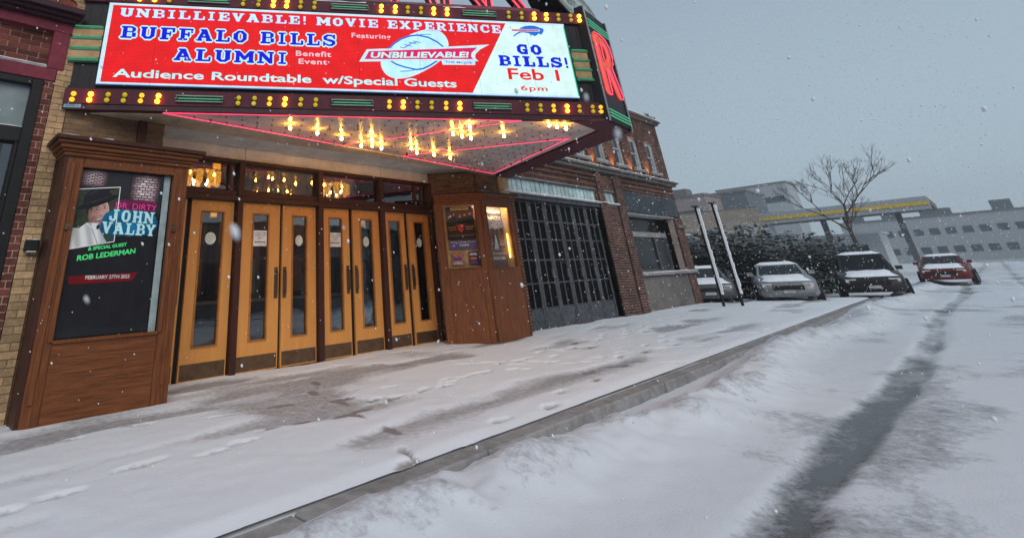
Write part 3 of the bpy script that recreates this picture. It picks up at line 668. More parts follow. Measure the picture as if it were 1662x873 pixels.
for i, (a, b, kind) in enumerate(DOORS):
    gw = .36 if i == 1 else .285; c = (a + b) / 2; g0, g1 = c - gw / 2, c + gw / 2; zt, zb = 2.335, .45
    m = MB(); y0, y1 = 7.985, 8.03
    m.box(a, g0, y0, y1, .02, 2.52); m.box(g1, b, y0, y1, .02, 2.52); m.box(g0, g1, y0, y1, zt, 2.52); m.box(g0, g1, y0, y1, .02, zb)
    d = m.build('door', M['door'], th)
    q = MB(); t_ = .022
    q.box(g0 - t_, g0 + .004, y0 - .012, y0 + .02, zb - t_, zt + t_); q.box(g1 - .004, g1 + t_, y0 - .012, y0 + .02, zb - t_, zt + t_)
    q.box(g0 + .004, g1 - .004, y0 - .012, y0 + .02, zt, zt + t_); q.box(g0 + .004, g1 - .004, y0 - .012, y0 + .02, zb - t_, zb)
    q.build('glass_bead', M['door_h'], d)
    MB().box(g0, g1, 8.005, 8.012, zb, zt).build('glass', M['glass'], d)
    q = MB()
    for x in (a + .06, (a + b) / 2, b - .06): q.lathe([(.009, 0), (.009, .006), (.004, .008)], (x, y0, 2.46), (0, -1, 0), 6)
    q.build('bolt', M['black'], d)
    MB().box(a + .02, b - .02, y0 - .004, y0, .04, .24).build('kick_plate', M['bronze'], d)
    hx = b - .055 if i in (0, 2, 4, 6) else a + .055
    if i != 1:
        q = MB(); q.box(hx - .035, hx + .035, y0 - .006, y0, 1.02, 1.50); q.tube([(hx, y0, 1.08), (hx, y0 - .055, 1.10), (hx, y0 - .055, 1.42), (hx, y0, 1.44)], .011, 8)
        q.build('handle', M['bronze'], d)
    if kind == 'oval':
        q = MB(); q.poly([(x, 8.000, z) for x, z in ell(c + (.0 if i != 1 else -.01), 1.94 if i == 1 else 1.93, .078 if i != 1 else .09, .092, 24)]); q.build('round_sticker', white_sticker, d)
    if kind == 'paper':
        q = MB(); q.box(g0 + .005, g1 - .015, 7.996, 7.998, 1.83, 2.08)
        o = q.build('paper_notice', paper_m, loc=(c, 7.997, 1.95))
        tag(o, 'white paper notice with left arrow taped inside the %s door glass' % ('third' if i == 2 else 'fifth'), 'notice', 'paper notices taped to the doors')
        q = MB(); FD = frame((0, 7.995), 0)
        for k, (tt, z0, z1, ins) in enumerate((('PLEASE USE OTHER', 2.025, 2.045, .03), ('DOORS FOR BOX', 1.99, 2.01, .045), ('OFFICE', 1.952, 1.972, .09))):
            words(o, FD, ink, [(tt, g0 + ins, g1 - ins - .01, z0, z1)], 0)
        q.fpoly(FD, [(g0 + .06, 1.888), (g1 - .04, 1.888), (g1 - .04, 1.900), (g0 + .06, 1.900)], 0)
        q.fpoly(FD, [(g0 + .06, 1.908), (g0 + .035, 1.894), (g0 + .06, 1.880)], 0)
        q.build('arrow', ink, o)
# lobby
lob = mat('dark red lobby wall', (.16, .07, .045), .6, scale=5, stretch=(3, 3, .4)); warm = emat('warm lamp', (1.0, .60, .22), 110)
MB().box(2.3, 14.5, 13.0, 13.2, 0, 4.4).build('lobby_wall', lob, th)
MB().box(2.2, 2.4, 8.1, 13.2, 0, 4.4).build('lobby_wall', lob, th); MB().box(14.5, 14.7, 7.6, 13.2, 0, 4.4).build('lobby_wall', lob, th)
MB().box(2.3, 14.6, 8.1, 13.2, 4.3, 4.4).build('lobby_ceiling', mat('lobby ceiling', (.30, .18, .10), .6, scale=3), th)
MB().box(2.3, 14.6, 8.04, 13.2, -.1, .0).build('lobby_floor', mat('lobby floor', (.16, .12, .10), .3, scale=3), th)
pil = MB()
for k in range(12): pil.box(2.9 + k * 1.0, 3.08 + k * 1.0, 12.86, 12.99, 0, 4.3)
pil.build('lobby_pilaster', M['frame_dark'], th)
gold = mat('gold paint', (.5, .28, .07), .4, metal=.4)
for k in range(10):
    q = MB(); cx = 3.5 + k * 1.0
    q.plate(frame((0, 12.98), 0), [(cx - .32, 2.3), (cx + .32, 2.3), (cx + .32, 3.2)] + ell(cx, 3.2, .32, .35, 10, 0, 0, 180)[1:-1] + [(cx - .32, 3.2)], .0, .04)
    q.build('arched_panel', gold if k % 2 else lob, th)
for (x, y) in ((5.31, 11.1), (6.34, 10.9), (7.2, 11.0), (7.74, 11.2), (10.1, 11.6), (4.4, 9.4), (9.2, 10.2)):
    MB().lathe([(.045, 0), (.045, -.02)], (x, y, 4.295), (0, 0, 1), 12).build('downlight', warm, th)
# lobby chandeliers
amber = emat('amber glass shade', (1.0, .42, .02), .85, mottle=.6, scale=30); lampw = emat('lamp filament', (1.0, .72, .3), 30)
brass = mat('brass', (.45, .28, .08), .3, metal=.9)
for i, (x, y, z, lab) in enumerate(((4.15, 9.6, 3.30, 'amber glass chandelier seen through the leftmost transom window'), (7.38, 9.6, 3.32, 'amber glass chandelier seen through the third transom window'))):
    ch = thing('chandelier', lab, 'chandelier', (x, y, z), 'chandeliers in the lobby')
    MB().tube([(x, y, z + .3), (x, y, 4.3)], .012, 6).build('rod', brass, ch)
    MB().lathe([(.30, 0), (.34, .02), (.34, .04), (.04, .12), (.02, .3)], (x, y, z), (0, 0, 1), 20).build('canopy', brass, ch)
    q = MB(); p_ = MB()
    for k in range(9):
        a = 2 * math.pi * k / 9; cx, cy_ = x + .31 * math.cos(a), y + .31 * math.sin(a)
        p_.lathe([(.035, -.26), (.055, -.2), (.055, -.02), (.03, .0)], (cx, cy_, z + .02), (0, 0, 1), 8)
        q.lathe([(.01, -.03), (.022, 0), (.01, .03)], (x + .19 * math.cos(a), y + .19 * math.sin(a), z - .12 - .06 * (k % 2)), (0, 0, 1), 6)
    p_.build('glass_shade', amber, ch); q.build('bulb', lampw, ch)
# lit amber column beside the first chandelier, sconces behind the doors
def amber_column(x, y, z0, z1, wd, lab):
    o = thing('lit_column', lab, 'column lamp', (x, y, z0), 'amber column lamps in the lobby')
    q = MB()
    for k in range(int((z1 - z0) / .045)): q.box(x - wd / 2, x + wd / 2, y - .05, y, z0 + k * .045, z0 + k * .045 + .032)
    q.build('glass_tile', emat('amber tile', (1, .44, .02), .95), o); MB().box(x - wd / 2 - .02, x + wd / 2 + .02, y, y + .08, z0 - .02, z1 + .02).build('back_plate', brass, o)
amber_column(4.66, 10.1, 3.18, 3.72, .15, 'stacked amber glass column lamp at right of the leftmost chandelier')
amber_column(9.10, 10.5, 2.56, 2.74, .34, 'short amber lamp glowing at top of the sixth door glass')
amber_column(10.05, 10.3, .8, 1.85, .30, 'tall amber column lamp low behind the seventh door glass')
amber_column(4.85, 10.5, 2.62, 2.74, .12, 'small amber lamp at top of the second door glass')
co = thing('ticket_counter', 'dark lobby counter with white top seen low through the door glass', 'counter', (7, 10.6, 0))
MB().box(4.2, 9.4, 10.3, 10.9, 0, .95).build('counter_front', M['frame_dark'], co); MB().box(4.1, 9.5, 10.22, 10.95, .95, 1.0).build('counter_top', mat('counter top', (.5, .5, .5), .3), co)
for k in range(7): MB().box(4.5 + k * .7, 4.8 + k * .7, 12.3, 12.35, 1.1, 1.7 + .2 * (k % 2)).build('lobby_poster', mat('lobby poster', (.2 + .08 * (k % 3), .2, .28), .5, scale=6, col2=(.35, .3, .25)), th)
# small security lamp on the tan brick
sl = thing('wall_lamp', 'small black box lamp on the tan brick left of the large poster case', 'lamp', (1.12, 7.15, 1.74))
MB().fbox(WALL, 1.07, 1.20, 1.68, 1.80, .012, .15).build('housing', M['black'], sl, bevel=.01)
MB().fbox(WALL, 1.09, 1.18, 1.665, 1.68, .04, .14).build('lens', mat('lens', (.5, .5, .5), .2), sl)
lumpy_snow(sl, WALL, 1.07, 1.20, 1.80, .02, .14, .012)
# ------------------------------------------------------------------ marquee
def warp(u, v): return u * (.0032 + max(0, (v - 3.726)) / 1.222 * .0173) if v > 3.5 else 0.0
FA = frame((1.2, 7.12), -28.5, warp)
mq = thing('theater_marquee', 'triangular theater marquee with big red LED screen, yellow bulbs and pink neon soffit', 'marquee', (5.5, 5.5, 3.4))
pA, pB, pC, pD = (1.2, 7.12), (8.06, 3.40), (9.16, 3.48), (11.0, 7.5)
# body
b = MB(); bot = [(1.25, 7.16), (8.06, 3.46), (9.12, 3.54), (10.9, 7.19)]
b.prism(bot, 3.47, 5.32); b.build('body', M['black_metal'], mq)
# soffit
s = MB(); s.prism([(1.70, 7.17), (1.45, 7.05), (7.65, 3.70), (8.60, 3.76), (10.30, 7.19)], 3.405, 3.44); s.build('soffit', M['soffit'], mq)
for a, bq in (((3.2, 6.2), (3.75, 7.1)), ((4.8, 5.35), (5.8, 7.1)), ((6.4, 4.5), (7.8, 7.1))):
    pass
MB().prism([(1.50, 7.195), (10.36, 7.195), (10.18, 7.04), (6.9, 6.88), (2.2, 6.70)], 3.388, 3.404).build('soffit_board', mat('sandy soffit board', (.62, .50, .36), .45, scale=3, grime=.2), mq)
# lower lip : front and return side
l1 = MB(); l1.fbox(FA, -.03, 7.86, 3.385, 3.455, -.13, -.03); l1.build('front_lip', M['maroon_metal'], mq, bevel=.004)
MB().prism([(7.62, 3.71), (8.05, 3.36), (9.20, 3.45), (11.05, 7.55), (10.86, 7.60), (10.33, 7.19), (8.62, 3.74), (7.80, 3.70)], 3.372, 3.403).build('return_lip', M['maroon_metal'], mq)
RT = frame((9.17, 3.47), 66)
MB().fbox(RT, -.0, 4.5, 3.38, 3.72, -.03, .0).build('return_fascia', M['maroon_metal'], mq)
MB().fbox(RT, -.0, 4.45, 5.05, 5.36, -.03, .0).build('return_fascia', M['maroon_metal'], mq)
MB().fbox(RT, -.0, 4.45, 3.72, 5.05, -.06, -.03).build('return_panel', M['black_metal'], mq)
# fascias on the LED side
MB().fbox(FA, -.05, 7.88, 3.455, 3.665, -.10, 0.0).build('bulb_fascia', M['maroon_metal'], mq, bevel=.006)
MB().fbox(FA, -.05, 7.88, 3.385, 3.450, -.03, -.012).build('bottom_strip', M['maroon_dark'], mq)
MB().fbox(FA, -.04, 7.88, 3.665, 3.72, -.10, -.05).build('shadow_gap', M['black'], mq)
MB().fbox(FA, -.04, 7.90, 4.965, 5.155, -.10, 0.0).build('bulb_fascia', M['maroon_metal'], mq, bevel=.006)
MB().fbox(FA, -.02, 7.88, 3.72, 4.965, -.12, -.05).build('face_panel', M['black_metal'], mq)
for u in (7.58, 7.72, .05, .2):
    MB().fbox(FA, u, u + .012, 3.73, 4.96, -.05, -.043).build('panel_joint', M['black'], mq)
# coping above the face
cp = MB(); pts = [(-.1, 5.16), (6.95, 5.16)] + [(6.95 + .16 * math.sin(R(t)), 5.19 + .05 * math.cos(R(t))) for t in (90, 60, 30, 0)] + [(-.1, 5.24)]
cp.plate(FA, pts, -.10, -.06); cp.build('coping', M['maroon_cap'], mq)
cp = MB(); cp.plate(FA, [(-.1, 5.235), (4.6, 5.235), (4.6, 5.30), (-.1, 5.30)], -.22, -.14); cp.build('coping', M['maroon_cap'], mq)
lumpy_snow(mq, FA, 5.3, 5.7, 5.158, -.06, -.01, .02); lumpy_snow(mq, FA, 3.2, 4.0, 5.158, -.06, -.01, .02)
# horizontal rods and copper panels at both ends of the face
for (u0, u1, z0, z1) in ((-.09, .285, 4.03, 4.585), (7.49, 7.79, 3.99, 4.53)):
    h = (z1 - z0) / 7
    for k in range(7):
        a = z0 + k * h
        if k % 2 == 0:
            q = MB(); q.fbox(FA, u0, u1 + (.06 if u0 > 1 else 0), a + .014, a + h - .016, -.05, .016); o = q.build('green_bar', M['green_metal'], mq, bevel=.008)
            MB().tube([FA(u0 + .02, a + h - .025, .02), FA(u1 - .02, a + h - .025, .02)], .007, 6).build('tube', M['green_neon'], o)
        else: MB().fbox(FA, u0, u1, a - .010, a + h + .010, -.05, .010).build('copper_panel', M['tan_panel'], mq)
# bulb grilles (green rod trims between groups)
def grille(u0, u1, v0, v1):
    g0 = MB().fbox(FA, u0, u1, v0, v1, 0, .008).build('trim_plate', M['maroon_dark'], mq)
    for k, vv in enumerate((v0 + .012, (v0 + v1) / 2, v1 - .012)):
        ins = .045 if k == 1 else .01
        MB().tube([FA(u0 + ins, vv, .028), FA(u1 - ins, vv, .028)], .0085, 6).build('rod', M['green_neon'] if k == 1 else M['green_dim'], g0)
    for uu in (u0 + .02, u1 - .02):
        q = MB(); q.lathe([(.016, 0), (.018, .03), (.010, .04)], FA(uu, (v0 + v1) / 2, .008), (math.sin(FA.ang), -math.cos(FA.ang), 0), 8); q.build('end_clip', M['grey_metal'], g0)
for a, c in ((1.30, 1.93), (3.40, 4.03), (5.58, 6.22)):
    grille(a, c, 3.498, 3.600)
    grille(a + .02, c, 5.005, 5.105)
# bulbs
nrm = Vector((math.sin(R(-28.5)), -math.cos(R(-28.5)), 0))
bulb_me = {}
for k in ('bulb_hot', 'bulb_mid', 'bulb_faint'):
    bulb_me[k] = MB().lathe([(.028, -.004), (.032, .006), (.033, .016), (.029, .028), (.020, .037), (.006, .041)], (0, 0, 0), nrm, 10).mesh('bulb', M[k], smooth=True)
sock_me = MB().lathe([(.024, 0), (.024, .010), (.016, .012)], (0, 0, 0), nrm, 10).mesh('socket', M['socket'])
BOT = [.062, .264, .471, .67, .878, 1.086, 2.12, 2.33, 2.54, 2.75, 2.97, 3.18, 4.26, 4.47, 4.69, 4.91, 5.14, 5.36, 6.48, 6.71, 6.94, 7.18, 7.40, 7.64, 7.79]
bs = {0: 'm', 1: 'h', 3: 'o', 4: 'm', 5: 'h', 8: 'm', 9: 'h', 12: 'm', 13: 'h', 16: 'm', 17: 'h', 20: 'm', 21: 'h', 24: 'm'}
TOP = [.05, .26, .47, .68, .88, 1.08, 2.11, 2.33, 2.55, 2.75, 2.96, 3.17, 4.23, 4.46, 4.67, 4.89, 5.11, 5.34, 6.44, 6.68, 6.92, 7.15, 7.38, 7.62, 7.79]
ts = {0: 'm', 3: 'h', 4: 'h', 8: 'h', 9: 'h', 12: 'h', 13: 'h', 16: 'h', 17: 'h', 20: 'h', 21: 'h', 24: 'h'}
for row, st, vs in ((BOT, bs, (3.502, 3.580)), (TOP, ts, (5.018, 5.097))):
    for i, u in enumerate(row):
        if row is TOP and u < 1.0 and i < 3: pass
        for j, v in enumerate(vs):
            c = st.get(i, 'o'); me = bulb_me[{'h': 'bulb_hot', 'm': 'bulb_mid', 'o': 'bulb_faint'}[c]]
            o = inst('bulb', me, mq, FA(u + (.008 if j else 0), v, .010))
# a small blue union sticker under the first bulbs
o = MB().fbox(FA, -.03, .17, 3.405, 3.450, -.012, -.006).build('sticker', mat('pale blue sticker', (.20, .38, .48), .5), mq)
q = MB(); put_text(q, FA, 'SIGN CO 716', -.01, .15, 3.418, 3.438, -.003); q.build('lettering', ink, o)

# ---- LED screen
scr = thing('led_screen', 'bright red and white LED screen announcing Buffalo Bills Alumni event', 'screen', (5, 5, 4.3))
del scr['label']; del scr['category']; scr.parent = mq; scr.location = Vector((5, 5, 4.3)) - Vector(mq.location)
MB().fbox(FA, .285, 7.49, 3.712, 4.962, -.05, .0).build('cabinet', M['black_metal'], scr, bevel=.004)
L0, L1, V0, V1 = .300, 7.465, 3.726, 4.948
q = MB(); q.fpoly(FA, [(L0 + .05, V0 + .035), (5.61, V0 + .035), (6.37, V1 - .035), (L0 + .05, V1 - .035)], .004); q.build('red_field', M['led_red'], scr)
q = MB(); q.fpoly(FA, [(5.61, V0 + .035), (L1 - .02, V0 + .035), (L1 - .02, V1 - .035), (6.37, V1 - .035)], .004); q.build('white_field', M['led_white'], scr)
q = MB(); q.fpoly(FA, [(L0, V0), (L1, V0), (L1, V0 + .035), (L0, V0 + .035)], .004); q.fpoly(FA, [(L0, V1 - .035), (L1, V1 - .035), (L1, V1), (L0, V1)], .004)
q.fpoly(FA, [(L0, V0 + .035), (L0 + .05, V0 + .035), (L0 + .05, V1 - .035), (L0, V1 - .035)], .004); q.build('pale_border', M['led_border'], scr)
q = MB(); q.fpoly(FA, [(L1 - .02, V0 + .035), (L1, V0 + .035), (L1, V1 - .035), (L1 - .02, V1 - .035)], .004); q.build('green_edge', M['led_green'], scr)
q = MB(); q.fpoly(FA, [(L0, V0 + .0), (L1, V0), (L1, V0 + .008), (L0, V0 + .008)], .006); q.build('blue_edge', M['led_blue2'], scr)
slab_words('UNBILLIEVABLE! MOVIE EXPERIENCE', .45, 6.26, 4.735, 4.868, scr, ('headline_lettering', 'headline_fringe'), (M['led_cyan'], M['led_magenta']), rows=22, grow=1, F=FA, gap=.16)
slab_words('BUFFALO BILLS', .50, 3.50, 4.405, 4.590, scr, ('team_lettering', 'team_outline'), (M['led_blue'], M['led_cyan']), rows=26, grow=3, F=FA, gap=.17)
slab_words('ALUMNI', 1.22, 2.78, 4.100, 4.280, scr, ('team_lettering', 'team_outline'), (M['led_blue'], M['led_cyan']), rows=26, grow=3, F=FA, gap=.17)
words(scr, FA, M['led_cyan'], [('Audience Roundtable  w/Special Guests', .49, 5.36, 3.795, 3.952)], .008, bold=.022)
words(scr, FA, M['led_pink'], [('Featuring', 3.74, 4.36, 4.535, 4.635), ('Benefit', 2.90, 3.42, 4.235, 4.318), ('Event', 2.94, 3.36, 4.115, 4.195)], .008, 'small_lettering', bold=.02, spacing=1.1)
slab_words('GO', 6.485, 6.945, 4.405, 4.560, scr, ('cheer_lettering', 'cheer_fringe'), (M['led_blue'], M['led_blue2']), rows=22, grow=1, F=FA, gap=.2)
slab_words('BILLS!', 6.13, 7.405, 4.205, 4.365, scr, ('cheer_lettering', 'cheer_fringe'), (M['led_blue'], M['led_blue2']), rows=24, grow=1, F=FA, gap=.15)
words(scr, FA, M['led_red'], [('Feb 1', 6.26, 7.17, 3.985, 4.165, dict(bold=.018)), ('6pm', 6.44, 6.91, 3.795, 3.90, dict(bold=.012, spacing=1.15))], .008, 'date_lettering')
# team emblem: charging blue bison with a red streak
def lg(x, y): return (6.455 + (x - 220) / 355 * .60, 4.895 - (y - 65) / 145 * .21)
q = MB(); q.fpoly(FA, [lg(*p) for p in ((300, 118), (335, 92), (375, 76), (430, 66), (480, 66), (515, 78), (545, 90), (568, 92), (577, 108), (572, 130), (557, 152), (534, 172), (512, 156), (500, 170), (470, 190), (452, 188), (440, 176), (422, 186), (405, 160), (350, 152), (318, 156), (270, 180), (235, 207), (224, 203), (258, 172), (300, 146), (330, 132))], .008); q.build('bison_emblem', M['led_blue2'], scr)
q = MB(); q.fpoly(FA, [lg(*p) for p in ((218, 118), (524, 108), (536, 124), (520, 134), (224, 146))], .0095); q.build('emblem_edge', M['led_cyan'], scr)
q = MB(); q.fpoly(FA, [lg(*p) for p in ((222, 123), (520, 113), (522, 128), (228, 141))], .011); q.build('emblem_streak', M['led_crimson'], scr)
# football emblem with ribbon
def fl(x, y): return (4.74 + (x - 697) * .00141, 4.345 - (y - 290 - (x - 697) * .042) * .00138)
def flp(cx, cyy, a, b, t, n=36): return [fl(x, y) for x, y in ell(cx, cyy, a, b, n, t)]
def superball(a, b, t, n=44):
    r = []
    for k in range(n):
        th = 2 * math.pi * k / n; c, s_ = math.cos(th), math.sin(th)
        x = a * math.copysign(abs(c) ** .8, c); y = b * math.copysign(abs(s_) ** .92, s_)
        r.append(fl(697 + x * math.cos(R(t)) - y * math.sin(R(t)), 290 + x * math.sin(R(t)) + y * math.cos(R(t))))
    return r
q = MB(); q.fpoly(FA, superball(428, 218, -26), .008); q.build('football_outline', M['led_border'], scr)
q = MB(); q.fpoly(FA, superball(404, 194, -26), .0095); q.build('football_field', M['led_cyan'], scr)
q = MB()
stroke(q, FA, [fl(*p) for p in ((392, 242), (455, 180), (540, 125), (640, 88), (740, 76), (860, 102), (960, 155), (1038, 222))], .026, .011)
stroke(q, FA, [fl(*p) for p in ((400, 372), (470, 415), (560, 446), (690, 476), (770, 465), (860, 425), (935, 380))], .024, .011)
stroke(q, FA, [fl(*p) for p in ((740, 76), (820, 66), (900, 68))], .012, .011); stroke(q, FA, [fl(*p) for p in ((690, 476), (600, 490), (510, 494))], .012, .011)
stroke(q, FA, [fl(*p) for p in ((560, 235), (660, 172), (730, 158))], .013, .011)
for cx_, cy2 in ((560, 222), (610, 192), (665, 164), (715, 150)): stroke(q, FA, [fl(cx_ - 35, cy2 - 4), fl(cx_ + 55, cy2 + 18)], .010, .0125)
q.build('football_lines', M['led_blue2'], scr)
q = MB(); q.fpoly(FA, [fl(*p) for p in ((58, 384), (148, 243), (1080, 214), (1600, 190), (1470, 250), (1405, 310), (1400, 350), (1436, 388), (1394, 384), (1386, 430), (1000, 424), (988, 376))], .014); q.build('ribbon_outline', M['led_border'], scr)
q = MB(); q.fpoly(FA, [fl(*p) for p in ((120, 356), (172, 266), (1080, 238), (1440, 226), (1360, 290), (1350, 330), (1372, 362))], .0155); q.build('ribbon_field', M['led_crimson'], scr)
q = MB(); u0, v0 = fl(180, 345); u1, v1 = fl(1335, 262)
put_text(q, FA, 'UNBILLIEVABLE!', u0, u1 - .03, v0, v0 + .098, .017, bold=.035, shear=.25, slope=(fl(1335, 345)[1] - v0) / (u1 - u0) + .0); q.build('ribbon_lettering', M['led_cyan'], scr)
q = MB(); u0, v0 = fl(1030, 405); u1, _ = fl(1350, 405); put_text(q, FA, 'THE MOVIE', u0, u1, v0, v0 + .036, .017, bold=.02); q.build('ribbon_lettering', M['led_blue2'], scr)

# ---- soffit neon and bulbs
def neon(pts, name='neon_tube', z=3.375, m='pink_neon', r=.0072, closed=False):
    t = MB().tube([(x, y, z) for x, y in pts], r, 6, closed=closed).build(name, M[m], mq, smooth=True); return t
neon([(2.25, 6.62), (6.86, 4.13), (5.40, 6.72)], r=.0072); neon([(2.25, 6.63), (5.39, 6.76)])
neon([(6.86, 6.80), (10.02, 7.00), (8.60, 4.30), (6.88, 6.76)])
cl = MB()
for (x, y) in ((2.9, 6.3), (5.2, 5.05), (6.4, 4.42), (6.5, 4.75), (5.38, 6.70), (6.9, 6.7), (9.1, 6.93), (9.6, 6.2), (9.0, 5.1), (8.4, 4.6)): cl.box(x - .012, x + .012, y - .012, y + .012, 3.37, 3.405)
cl.build('tube_clip', M['socket'], mq)
lit = [(3.98, 6.22), (4.48, 6.23), (5.01, 6.30), (5.58, 6.48), (5.74, 6.38), (5.49, 6.10), (6.0, 6.43), (6.47, 6.16), (6.80, 6.34), (7.2, 6.28), (7.69, 6.30), (6.39, 5.12), (6.64, 5.14), (6.31, 4.71), (6.88, 5.14), (7.25, 4.74), (7.35, 3.95), (7.55, 3.93), (7.78, 3.90)]
lm = MB().lathe([(.008, .0), (.010, -.02), (.019, -.042), (.021, -.058), (.013, -.073), (.003, -.078)], (0, 0, 0), (0, 0, 1), 10).mesh('soffit_bulb', M['bulb_soffit'], smooth=True)
um = MB().lathe([(.008, .0), (.010, -.02), (.019, -.042), (.021, -.058), (.013, -.073), (.003, -.078)], (0, 0, 0), (0, 0, 1), 8).mesh('soffit_bulb', M['bulb_clear'], smooth=True)
sm = MB().lathe([(.013, 0), (.013, -.012)], (0, 0, 0), (0, 0, 1), 8).mesh('soffit_socket', M['socket'])
for x, y in lit: inst('soffit_bulb', lm, mq, (x, y, 3.385)); inst('soffit_socket', sm, mq, (x, y, 3.404))
def inside(x, y):
    if y > 6.95: return False
    if (x - 1.62) * 3.31 + (y - 7.02) * 6.13 < .75: return False          # behind the LED side
    if (x - 8.60) * 3.43 - (y - 3.76) * 1.70 > -.55: return False           # behind the return side
    return True
k = 0
for i in range(34):
    for j in range(15):
        x = 2.2 + i * .245 + (.12 if j % 2 else 0); y = 3.95 + j * .225
        if inside(x, y) and min(math.hypot(x - a, y - c) for a, c in lit) > .09:
            k += 1
            inst('soffit_socket', sm, mq, (x, y, 3.404))
            if (i * 7 + j * 5) % 9 == 0: inst('soffit_bulb', um, mq, (x, y, 3.385))

# ---- nose panel with the tall letter
NP = frame((8.09, 3.345), 5)
npn = MB().fbox(NP, 0, 1.03, 3.40, 5.44, -.10, .03).build('nose_panel', M['black_metal'], mq, bevel=.006)
for a, c in ((-.03, .035), (.985, 1.05)):
    MB().fbox(NP, a, c, 3.37, 5.46, -.11, .04).build('edge_box', M['black_metal'], npn); MB().tube([NP((a + c) / 2 - .014, 3.37, .045), NP((a + c) / 2 - .014, 5.46, .045)], .011, 6).build('steel_edging', M['chrome'], npn); MB().tube([NP((a + c) / 2 + .022, 3.37, .045), NP((a + c) / 2 + .022, 5.46, .045)], .009, 6).build('steel_edging', M['chrome'], npn)
for k in range(3):
    MB().tube([NP(.05, 3.46 + k * .055, .06), NP(.97, 3.46 + k * .055, .06)], .012, 6).build('green_tube', M['green_neon'], npn)
    MB().tube([NP(.05, 5.10 + k * .06, .06), NP(.97, 5.10 + k * .06, .06)], .012, 6).build('green_tube', M['green_neon'], npn)
Ro = [(.16, 3.93), (.13, 4.9), (.17, 5.0), (.45, 5.03), (.66, 5.00), (.82, 4.88), (.85, 4.70), (.80, 4.55), (.68, 4.45), (.90, 3.98), (.88, 3.90), (.78, 3.88), (.70, 3.93), (.47, 4.36), (.38, 4.36), (.38, 3.93), (.34, 3.87), (.21, 3.87)]
Ri = [(.38, 4.52), (.38, 4.86), (.52, 4.86), (.62, 4.78), (.63, 4.66), (.56, 4.54)]
# the letter face, cut into strips so the counter stays open
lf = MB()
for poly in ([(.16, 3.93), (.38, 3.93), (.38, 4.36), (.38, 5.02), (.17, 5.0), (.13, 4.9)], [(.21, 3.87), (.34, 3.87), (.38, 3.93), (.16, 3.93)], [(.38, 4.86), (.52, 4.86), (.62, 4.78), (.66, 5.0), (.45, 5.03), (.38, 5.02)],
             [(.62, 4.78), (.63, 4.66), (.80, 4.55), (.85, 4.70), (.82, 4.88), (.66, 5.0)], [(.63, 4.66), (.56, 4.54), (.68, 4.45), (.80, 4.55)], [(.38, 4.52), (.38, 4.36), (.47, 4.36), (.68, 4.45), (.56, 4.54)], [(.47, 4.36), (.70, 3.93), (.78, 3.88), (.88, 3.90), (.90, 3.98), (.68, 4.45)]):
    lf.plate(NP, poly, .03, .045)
lf.build('letter_face', M['letter_glow'], npn)
MB().tube([NP(u, v, .07) for u, v in Ro], .010, 6, closed=True).build('letter_tube', M['pink_neon'], npn, smooth=True)
MB().tube([NP(u, v, .07) for u, v in Ri], .009, 6, closed=True).build('letter_tube', M['pink_neon'], npn, smooth=True)
rn = Vector((math.sin(R(66)), -math.cos(R(66)), 0))
rb = {k: MB().lathe([(.010, 0), (.031, .018), (.038, .036), (.032, .056), (.006, .074)], (0, 0, 0), rn, 10).mesh('bulb', M[k], smooth=True) for k in ('bulb_hot', 'bulb_faint')}
for (u, v, kk) in ((.12, 5.17, 'bulb_hot'), (.12, 5.09, 'bulb_hot'), (.35, 5.17, 'bulb_faint'), (.35, 5.09, 'bulb_faint'), (.12, 3.62, 'bulb_faint'), (.12, 3.54, 'bulb_faint'), (.35, 3.62, 'bulb_faint'), (.35, 3.54, 'bulb_faint')): inst('bulb', rb[kk], mq, RT(u, v, .07))
for k in range(4):
    v = 4.0 + k * .17; MB().tube([RT(.05, v, .02), RT(.09, v + .02, .17), RT(.16, v + .10, .02)], .008, 5).build('green_bracket', M['green_neon'], mq)

